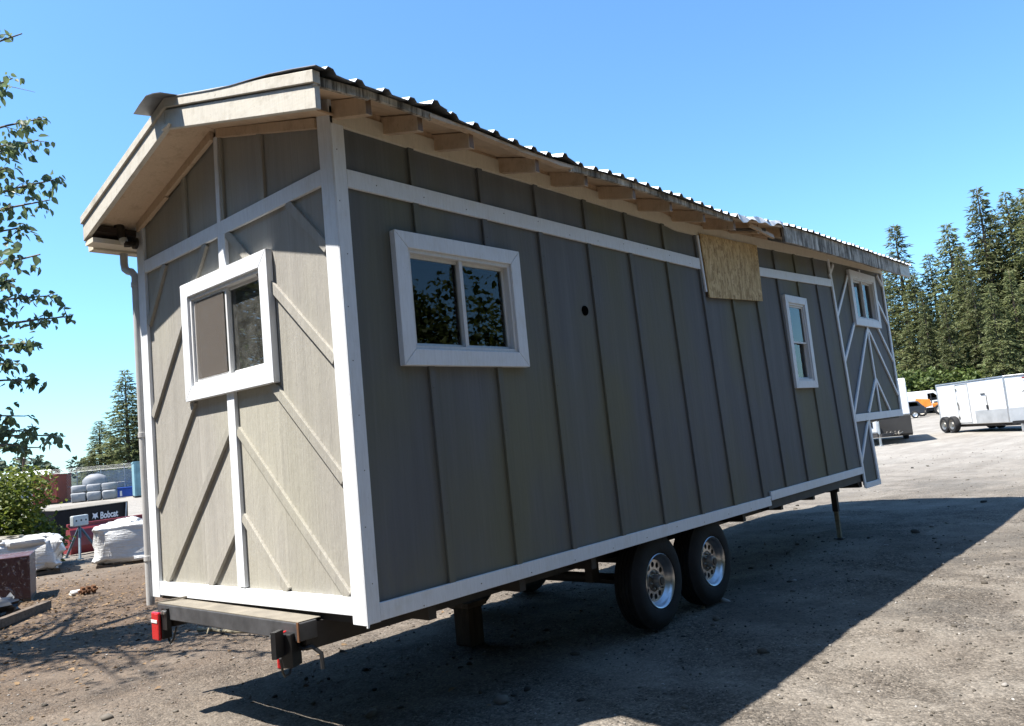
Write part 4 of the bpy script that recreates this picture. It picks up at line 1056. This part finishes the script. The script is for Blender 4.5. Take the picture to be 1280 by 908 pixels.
# local: x along the front (to the left), y away from the viewer is -y
MB().box(0, 1.25, -.95, 0, .04, .655).build('crate_body', 'maroon_panel', r, bevel=.008)
MB().box(-.012, 1.262, -.962, .012, .03, .668).build('plastic_film', 'clear_film', r, bevel=.01)
for x in (.05, .6, 1.15): MB().box(x-.05, x+.05, -.94, -.01, -.01, .039).build('skid', 'old_timber', r)
r = tag(empty('plank', (.62, 10.2, .675), -.36), 'dark board laid on top of the maroon crate', 'board')
MB().box(-.45, .30, -.10, .10, 0, .07).build('board', 'dark_brown_wood', r, bevel=.005)
o = MB().beam((-.5, 6.85, .10), (1.17, 8.56, .105), .10, .11, (0, 0, 1)).build('timber_beam', 'old_timber', bevel=.006); tag(o, 'dark squared timber lying on the leaf-strewn ground', 'timber')
r = tag(empty('scrap_heap', (.62, 8.75, 0)), 'dark sack with white and green scraps behind the timber', 'scrap')
lumpy(MB(), (0, 0, .10), (.26, .20, .12), 1.7, .8, 20, 12, .25, 3).build('sack', 'black_plastic', r, smooth=True)
for k, (a, b, c, m) in enumerate(((-.05,-.05,.2,'white_scrap'), (.12,.02,.18,'white_scrap'), (-.2,.0,.15,'green_scrap'), (-.28,-.08,.24,'green_scrap'))):
    MB().add([(a, b, c-.14), (a+.05, b-.02, c-.10), (a+.10, b, c+.03), (a+.06, b+.03, c+.10), (a-.02, b+.02, c+.02)], [(0,1,2,3,4)]).build('scrap_piece', m, r).modifiers.new('s', 'SOLIDIFY').thickness = .012
r = tag(empty('rusty_cog', (1.93, 9.28, 0)), 'rusty toothed machine part on the sunny ground', 'machine part')
for j in range(3):
    g = []
    for k in range(24): a = 2*PI*k/24; q = .062 if k % 4 < 2 else .045; g.append((-.09+.075*j, q*math.cos(a), .058+q*math.sin(a)))
    MB().prism(g, (.045, 0, 0)).build('toothed_ring', 'rust', r)
MB().tube([(-.13, 0, .058), (.14, 0, .058)], .02, 8).build('shaft', 'rust', r)
o = lumpy(MB(), (1.82, 9.42, .035), (.09, .06, .035), 4.4, .6, 14, 8, .2, 3).build('white_rag', 'white_scrap', smooth=True); tag(o, 'crumpled white rag beside the rusty toothed part', 'rag')
# jack stand
r = tag(empty('jack_stand', (3.98, 15.4, .04), .45), 'blue-grey tripod jack stand with a wide pale head plate', 'jack stand')
for a in (-2.4, -.75, 1.57): MB().tube([(.40*math.cos(a), .40*math.sin(a), 0), (.03*math.cos(a), .03*math.sin(a), .62)], .026, 8).build('leg', 'blue_grey_steel', r, smooth=True); MB().box(.40*math.cos(a)-.05, .40*math.cos(a)+.05, .40*math.sin(a)-.05, .40*math.sin(a)+.05, -.01, .012).build('foot', 'blue_grey_steel', r)
MB().tube([(0, 0, .42), (0, 0, .74)], .034, 10).build('post', 'blue_grey_steel', r, smooth=True)
MB().box(-.21, .21, -.05, .05, .68, .91).build('head_plate', 'light_grey_paint', r, bevel=.02)
for k in (-.13, 0, .13): MB().lathe([(0, -.054), (.022, -.054), (.022, -.05)], (k, 0, .80), (0, 1, 0), 10).build('hole', 'black_plastic', r)
# black bucket with lettering
r = tag(empty('loader_bucket', (3.98, 17.0, .06), math.atan2(1.30, 2.15)), 'black loader bucket with white lettering behind the jack stand', 'bucket')
BL = 2.52
MB().prism([(0, 0, .34), (0, -.03, .97), (0, .05, 1.0), (0, .06, .36)], (BL, 0, 0)).build('back_plate', 'black_paint', r, bevel=.006)
MB().prism([(-.02, -.045, .985), (-.02, .62, 1.045), (-.02, .62, 1.06), (-.02, -.045, 1.005)], (BL+.04, 0, 0)).build('top_lip', 'dusty_top', r)
MB().prism([(0, .061, .36), (0, .95, .10), (0, .95, .06), (0, .0, .29), (0, .0, .335)], (BL, 0, 0)).build('floor_plate', 'black_paint', r)
for x in (-.025, BL+.0): MB().prism([(x, -.03, .30), (x, -.05, 1.0), (x, .62, 1.04), (x, 1.0, .10), (x, .9, .05)], (.025, 0, 0)).build('cheek_plate', 'black_paint', r)
MB().prism([(BL-.12, -.032, .36), (BL-.09, -.036, .36), (BL-.02, -.05, .98), (BL-.06, -.05, .98)], (0, -.012, 0)).build('edge_rib', 'light_grey_paint', r)
cu = bpy.data.curves.new('lettering', 'FONT'); cu.body = 'Bobcat'; cu.size = .235; cu.extrude = .002; cu.offset = .006
to = bpy.data.objects.new('lettering', cu); COL.objects.link(to)
dg = bpy.context.evaluated_depsgraph_get(); me = bpy.data.meshes.new_from_object(to.evaluated_get(dg)); bpy.data.objects.remove(to)
me.materials.clear(); me.materials.append(MATS['decal_white'])
lt = link('lettering', me, r, (1.50, -.033, .66)); lt.rotation_euler = (math.radians(92.5), 0, 0)
MB().prism([(1.22, -.036, .68), (1.26, -.036, .76), (1.24, -.036, .83), (1.30, -.036, .80), (1.36, -.036, .80), (1.42, -.036, .83), (1.40, -.036, .76), (1.44, -.036, .68), (1.37, -.036, .72), (1.33, -.036, .66), (1.29, -.036, .72)], (0, .003, 0)).build('emblem', 'decal_white', r)
# red plough blade
r = tag(empty('plough_blade', (3.98, 16.0, .05), .19), 'dark red curved plough blade lying behind the jack stand', 'plough blade')
prof = [(.0, .02), (-.06, .2), (-.05, .4), (.0, .56), (.08, .66)]
MB().prism([(0, a, b) for a, b in prof]+[(0, a+.03, b+.005) for a, b in prof[::-1]], (2.4, 0, 0)).build('blade', 'red_paint', r, smooth=False)
for x in (.0, .8, 1.6, 2.37): MB().prism([(x, .03, .02), (x, .30, .05), (x, .12, .64), (x, .0, .5)], (.03, 0, 0)).build('rib', 'red_paint', r)
MB().box(0, 2.4, .06, .14, .64, .70).build('top_rail', 'red_paint', r, bevel=.01)
MB().tube([(1.1, -.5, .08), (1.25, -.2, .35), (1.5, .0, .6)], .03, 8).build('brace', 'blue_grey_steel', r, smooth=True)
MB().box(2.0, 2.5, -.12, .05, .74, .78).build('hinge_plate', 'black_paint', r)

# ------------------------------------------------ far yard, left
r = tag(empty('covered_stack', (20.65, 60.1, .33), -.42), 'grey bulging covered stack in front of the chain-link fence', 'covered stack')
for k in range(3):
    lumpy(MB(), (-1.02+1.02*k, 0, .36), (.505, .8, .36), k*3.3, .28, 20, 12, .04, 2).build('lower_bale', 'grey_cover', r, smooth=True)
    lumpy(MB(), (-1.02+1.02*k, .12, .98), (.51, .75, .28), k*2.1+9, .28, 20, 12, .05, 2).build('upper_bale', 'grey_cover', r, smooth=True)
lumpy(MB(), (.05, .3, 1.40), (.85, .6, .62), 4, .9, 24, 14, .04, 2).build('domed_cover', 'grey_cover', r, smooth=True)
def ribbed_box(name, loc, rz, L, Wd, H, mat, label, cat, ribs):
    r = tag(empty(name, loc, rz), label, cat); MB().box(-L/2, L/2, -Wd/2, Wd/2, .12, H).build('body', mat, r, bevel=.02)
    for k in range(ribs): x = -L/2+.1+(L-.2)*k/(ribs-1); MB().box(x-.05, x+.05, -Wd/2-.06, -Wd/2-.002, .12, H).build('rib', mat, r)
    MB().box(-L/2-.03, L/2+.03, -Wd/2-.08, Wd/2+.03, H+.002, H+.10).build('top_rail', mat, r); MB().box(-L/2, L/2, -Wd/2+.1, Wd/2-.1, 0, .119).build('skid', 'dark_rust_steel', r)
    return r
ribbed_box('storage_container', (19.15, 64.3, rise(19.15, 64.3)), -.6, 1.7, 3.5, 2.15, 'container_red', 'rust-red steel container behind the bush', 'container', 4)
ribbed_box('roll_off_bin', (23.0, 56.2, rise(23, 56)), -.35, 2.0, 3.6, 2.5, 'teal_paint', 'pale teal steel bin showing at the house edge', 'bin', 3)
r = tag(empty('blue_bin', (23.5, 61.3, .34), -.38), 'low bright blue box beside the slatted fence', 'box')
MB().box(-.72, .72, -.5, .5, 0, .66).build('body', 'bin_blue', r, bevel=.03); MB().box(-.76, .76, -.54, .54, .662, .76).build('lid', 'bin_blue', r, bevel=.02); MB().box(-.5, -.35, -.515, -.501, .1, .5).build('sticker', 'decal_white', r)
# chain-link fence with a slatted length
A_ = Vector((16.4, 66.5)); B_ = Vector((29.5, 58.5)); n = 9
r = tag(empty('chain_link_fence', (A_.x, A_.y, .34), math.atan2(B_.y-A_.y, B_.x-A_.x)), 'chain-link fence with barbed wire and a grey slatted length', 'fence'); FL = (B_-A_).length
for k in range(n+1):
    x = FL*k/n; MB().tube([(x, 0, -.1), (x, 0, 2.35)], .035, 6).build('post', 'fence_steel', r, smooth=True); MB().tube([(x, 0, 2.35), (x, -.25, 2.65)], .02, 5).build('barb_arm', 'fence_steel', r)
for z in (.05, 1.2, 2.33): MB().tube([(0, 0, z), (FL, 0, z)], .02, 5).build('rail', 'fence_steel', r)
for j in range(3): MB().tube([(0, -.08*j-.05, 2.42+.1*j), (FL, -.08*j-.05, 2.42+.1*j)], .008, 4).build('barbed_wire', 'fence_steel', r)
mb = MB()
for k in range(int(FL/.12)):
    x = .12*k
    for s in (-1, 1): mb.beam((x, 0, .05), (x+s*1.15, 0, 2.3), .012, .006, BN)
mb.build('wire_mesh', 'fence_steel', r)['kind'] = 'stuff'
mb = MB()
for k in range(60): x = FL*.42+k*.10; mb.box(x, x+.075, .01, .02, .1, 2.2)
mb.build('privacy_slats', 'fence_slat', r)['kind'] = 'stuff'
r = tag(empty('utility_pole', (27.2, 98.5, rise(27, 98))), 'brown utility pole above the bush on the left', 'pole')
MB().tube([(0, 0, -.3), (0, 0, 5.9)], [.17, .13], 8).build('pole', 'pole_wood', r, smooth=True); MB().beam((-.9, -.1, 4.6), (.9, -.1, 4.6), .12, .10, BN).build('cross_arm', 'pole_wood', r)
for x in (-.7, .0, .7): MB().lathe([(.06, 0), (.07, .06), (.03, .12), (0, .12)], (x, -.15, 4.66), (0, 0, 1), 8).build('insulator', 'white_scrap', r)
r = tag(empty('long_shed', (28.9, 104, rise(29, 104)), -.32), 'long low shed with a pale roof beyond the red container', 'shed')
MB().box(-2.4, 2.4, 0, 4.5, 0, 2.7).build('wall', 'tan_wall', r); MB().prism([(-2.7, -.4, 2.72), (-2.7, 2.25, 3.3), (-2.7, 4.9, 2.72), (-2.7, 4.9, 2.64), (-2.7, -.4, 2.64)], (5.4, 0, 0)).build('roof', 'roof_white', r)
for k in range(4): MB().box(-2.1+1.15*k, -1.5+1.15*k, -.03, -.004, 1.2, 2.2).build('window', 'tinted_glass', r)

# ================================================================== vehicles on the right
def road_wheel(root, x, y, z, R, w, mat='aluminium', side=-1):
    wo = bpy.data.objects.new('wheel', None); COL.objects.link(wo); wo.parent = root; wo.location = (x, y, z)
    h = w/2
    MB().lathe([(R*.62, -h), (R*.9, -h), (R, -h*.6), (R, h*.6), (R*.9, h), (R*.62, h)], (0, 0, 0), (0, 1, 0), 24, True).build('tyre', 'rubber', wo, smooth=True)
    MB().lathe([(R*.62, h), (R*.60, -h*.9), (R*.5, -h*.7), (R*.3, -h*.6), (R*.22, -h*.85), (0, -h*.85)], (0, 0, 0), (0, side*-1, 0), 20).build('rim', mat, wo, smooth=True)
    return wo
def gate(o, *a): return o
# white caravan seen from its front
ang = math.radians(17.5); la = Vector((-math.sin(ang), math.cos(ang)))
org = Vector((31.2, 5.5))+la*1.22
r = tag(empty('travel_trailer', (org.x, org.y, rise(org.x, org.y)), ang), 'white travel trailer with a dark lower front behind the house nose', 'travel trailer')
MB().prism([(0, -1.22, 1.12), (0.08, -1.22, 2.35), (.28, -1.22, 2.58), (6.2, -1.22, 2.62), (6.2, -1.22, .42), (.35, -1.22, .42), (.35, -1.22, 1.0)], (0, 2.44, 0)).build('body', 'trailer_white', r, bevel=.04)
MB().prism([(-.01, -1.225, 1.10), (.36, -1.225, .98), (.36, -1.225, .40), (.14, -1.225, .28), (-.03, -1.225, .36)], (0, 2.45, 0)).build('front_guard', 'rv_dark', r, bevel=.02)
MB().box(.40, 6.2, -1.236, -1.222, .42, .62).build('skirt', 'rv_dark', r)
MB().box(.8, 1.8, -1.235, -1.222, 1.35, 2.1).build('window', 'tinted_glass', r)
MB().box(3.4, 4.1, -1.235, -1.222, .55, 2.2).build('door', 'trailer_white', r, bevel=.01)
MB().box(1.0, 5.6, -.9, .9, 2.621, 2.66).build('roof_membrane', 'light_grey_paint', r); MB().box(2.5, 3.3, -.4, .4, 2.662, 2.9).build('air_conditioner', 'black_plastic', r, bevel=.03)
for s in (-1, 1): MB().beam((-1.25, .05*s, .46), (.3, .85*s, .46), .07, .12, (0, 0, 1)).build('tongue', 'dark_rust_steel', r)
MB().box(-.60, -.14, .02, .56, .47, 1.08).build('gas_cover', 'trailer_white', r, bevel=.06)
MB().box(-.62, -.601, .20, .36, .72, .95).build('gas_cover_vent', 'black_plastic', r)
MB().tube([(-1.05, 0, -.02), (-1.05, 0, .95)], .045, 8).build('tongue_jack', 'aluminium', r, smooth=True); MB().lathe([(0, 0), (.11, 0), (.11, .02), (0, .02)], (-1.05, 0, -.02), (0, 0, 1), 10).build('jack_foot', 'aluminium', r)
for x in (3.9, 4.7):
    for y in (-1.12, 1.12): road_wheel(r, x, y, .34, .34, .2)
for k in range(4): MB().tube([(-.1, -.3-.15*k, .5), (-.3, -.25-.15*k, .42+.05*(k % 2)), (-.45, -.4-.1*k, .38), (-.2, -.5-.12*k, .45)], .02, 5).build('hose', 'hub_metal', r, smooth=True)
# white cargo trailer
dv = Vector((-.751, -.659)); rz = math.atan2(dv.y, dv.x)
# local x forward, local -y... the lit side is at +/-y: normal (-.659,.751) = rot90(dv)*-1
r = tag(empty('cargo_trailer', (38.33, 6.09, rise(38.3, 6.1)), rz), 'white enclosed cargo trailer with grey stone guard at the right edge', 'cargo trailer')
# local +y = rot90(dv) = (.659,-.751): away from the viewer; lit side is local y = 0
WD = 2.1; Lc = 5.15
MB().prism([(0, 0, .34), (Lc, 0, .34), (Lc+.9, WD/2, .34), (Lc, WD, .34), (0, WD, .34)], (0, 0, 1.86)).build('body', 'trailer_white', r, bevel=.03)
MB().prism([(-.03, -.03, 2.202), (Lc+.02, -.03, 2.202), (Lc+.95, WD/2, 2.202), (Lc+.02, WD+.03, 2.202), (-.03, WD+.03, 2.202)], (0, 0, .05)).build('roof_rail', 'aluminium', r, bevel=.01)
MB().box(2.85, Lc-.03, -.012, -.002, .36, .92).build('stone_guard', 'trailer_grey', r); MB().prism([(Lc+.03, .0, .36), (Lc+.90, WD/2-.05, .36), (Lc+.90, WD/2-.05, .92), (Lc+.03, .0, .92)], (.012, -.015, 0)).build('stone_guard', 'trailer_grey', r)
MB().box(Lc-.05, Lc+.03, -.025, .02, .34, 2.2).build('corner_post', 'aluminium', r, bevel=.01); MB().box(-.03, .05, -.025, .02, .34, 2.2).build('corner_post', 'aluminium', r, bevel=.01)
dr = MB().box(1.62, 2.52, -.022, -.003, .42, 2.08).build('door', 'trailer_white', r, bevel=.008)
for a in ((1.58, 1.615, .40, 2.12), (2.525, 2.56, .40, 2.12)): MB().box(a[0], a[1], -.03, -.003, a[2], a[3]).build('door_frame', 'trailer_grey', r)
MB().box(1.58, 2.56, -.03, -.003, 2.125, 2.16).build('door_frame', 'trailer_grey', r)
for z in (.62, 1.25, 1.86): MB().box(1.60, 1.70, -.05, -.031, z, z+.09).build('hinge', 'hub_metal', r)
MB().box(1.70, 1.74, -.06, -.024, 1.0, 1.25).build('latch', 'hub_metal', r); MB().box(3.45, 3.75, -.03, -.013, 1.58, 1.63).build('vent', 'black_plastic', r); MB().box(3.80, 3.84, -.02, -.003, .92, 1.55).build('stain', 'hub_metal', r); MB().box(3.76, 3.88, -.04, -.013, .95, 1.12).build('lamp', 'black_plastic', r)
MB().prism([(Lc+.42, .42, 1.52), (Lc+.60, .63, 1.62), (Lc+.60, .63, 1.66), (Lc+.42, .42, 1.56)], (.02, -.025, 0)).build('handle', 'black_plastic', r)
MB().prism([(Lc+.46, .46, 2.06), (Lc+.66, .70, 2.06), (Lc+.66, .70, 2.12), (Lc+.46, .46, 2.12)], (.02, -.025, 0)).build('badge', 'red_paint', r)
for x in (.62, 1.28): road_wheel(r, x, -.13, .37, .37, .24, 'hub_metal'); road_wheel(r, x, WD-.15, .37, .37, .24, 'hub_metal', side=1)
MB().box(.1, Lc, .2, WD-.2, .22, .338).build('chassis', 'dark_rust_steel', r)
for s in (.1, WD-.1): MB().beam((Lc-.6, s, .33), (Lc+1.7, WD/2, .33), .08, .12, (0, 0, 1)).build('tongue', 'dark_rust_steel', r)
MB().tube([(Lc+.72, .02, -.02), (Lc+.72, .02, .42)], .05, 8).build('support_jack', 'aluminium', r, smooth=True); MB().beam((Lc+.2, .02, .40), (Lc+1.1, .02, .42), .10, .12, (0, 0, 1)).build('step_rail', 'black_plastic', r)
# dark parked car
vdir = Vector((.966, .259)); side = Vector((-.259, .966))
cp = Vector((74.6, 15.2))+side*2.75
r = tag(empty('parked_car', (cp.x, cp.y, rise(cp.x, cp.y)), math.atan2(side.y, side.x)), 'dark blue parked car partly hidden behind the travel trailer', 'car')
prof = [(-2.2, .35), (-2.25, .75), (-2.2, 1.0), (-2.08, 1.08), (-1.75, 1.50), (.35, 1.54), (1.15, 1.02), (2.05, .86), (2.25, .62), (2.22, .35)]
MB().prism([(a, -.86, b) for a, b in prof], (0, 1.72, 0)).build('body', 'car_paint', r, bevel=.08)
for q in ([(-1.9, 1.08), (-1.62, 1.42), (-.45, 1.46), (-.45, 1.05)], [(-.38, 1.05), (-.38, 1.46), (.30, 1.47), (.95, 1.05)]):
    for s in (-1, 1): MB().prism([(a, s*.87, b) for a, b in q], (0, -s*.008, 0)).build('side_window', 'tinted_glass', r)
MB().prism([(.42, -.78, 1.44), (1.12, -.80, 1.04), (1.12, .80, 1.04), (.42, .78, 1.44)], (.02, 0, .02)).build('windscreen', 'tinted_glass', r)
for x in (-1.4, 1.4):
    for y in (-.82, .82): road_wheel(r, x, y, .33, .33, .22, side=-1 if y < 0 else 1)
for y in (-.62, .62): MB().box(2.17, 2.262, y-.15, y+.15, .62, .76).build('headlight', 'lamp_glass', r)
# orange site dumper
cp = Vector((79.2, 16.35))
r = tag(empty('orange_dumper', (cp.x, cp.y, rise(cp.x, cp.y)), math.atan2(-side.y, -side.x)), 'orange wheeled site dumper beside the dark car', 'dumper')
MB().box(-1.2, 1.0, -.45, .45, .45, .75).build('chassis', 'dark_rust_steel', r); MB().prism([(-1.35, -.7, .95), (-1.15, -.7, 1.70), (.0, -.7, 1.55), (.15, -.7, .95), (-.6, -.7, .75)], (0, 1.4, 0)).build('skip', 'orange_paint', r, bevel=.03)
MB().box(.2, 1.15, -.5, .5, .76, 1.15).build('engine_cover', 'orange_paint', r, bevel=.05)
MB().box(.35, .75, -.25, .25, 1.152, 1.30).build('seat', 'black_plastic', r)
for x in (.15, 1.1):
    for y in (-.5, .5): MB().tube([(x, y, 1.14), (x, y, 2.0)], .03, 6).build('roll_bar', 'black_plastic', r)
for x in (-.8, .75):
    for y in (-.75, .75): road_wheel(r, x, y, .5, .5, .32, 'cream_rim', -1 if y < 0 else 1)
# white van at the back
cp = Vector((83.6, 18.6))
r = tag(empty('white_van', (cp.x, cp.y, rise(cp.x, cp.y)), math.atan2(-side.y, -side.x)), 'long white van behind the orange dumper', 'van')
MB().prism([(a, -1, b) for a, b in ((-3, .4), (-3, 2.3), (-2.8, 2.42), (1.6, 2.42), (2.4, 1.5), (3.1, 1.2), (3.15, .4))], (0, 2, 0)).build('body', 'trailer_white', r, bevel=.08)
for s in (-1, 1): MB().prism([(1.0, s*1.01, 1.4), (1.0, s*1.01, 2.1), (1.55, s*1.01, 2.15), (2.2, s*1.01, 1.45)], (0, -s*.008, 0)).build('cab_window', 'tinted_glass', r)
for x in (-2, 2):
    for y in (-.9, .9): road_wheel(r, x, y, .36, .36, .24, side=-1 if y < 0 else 1)
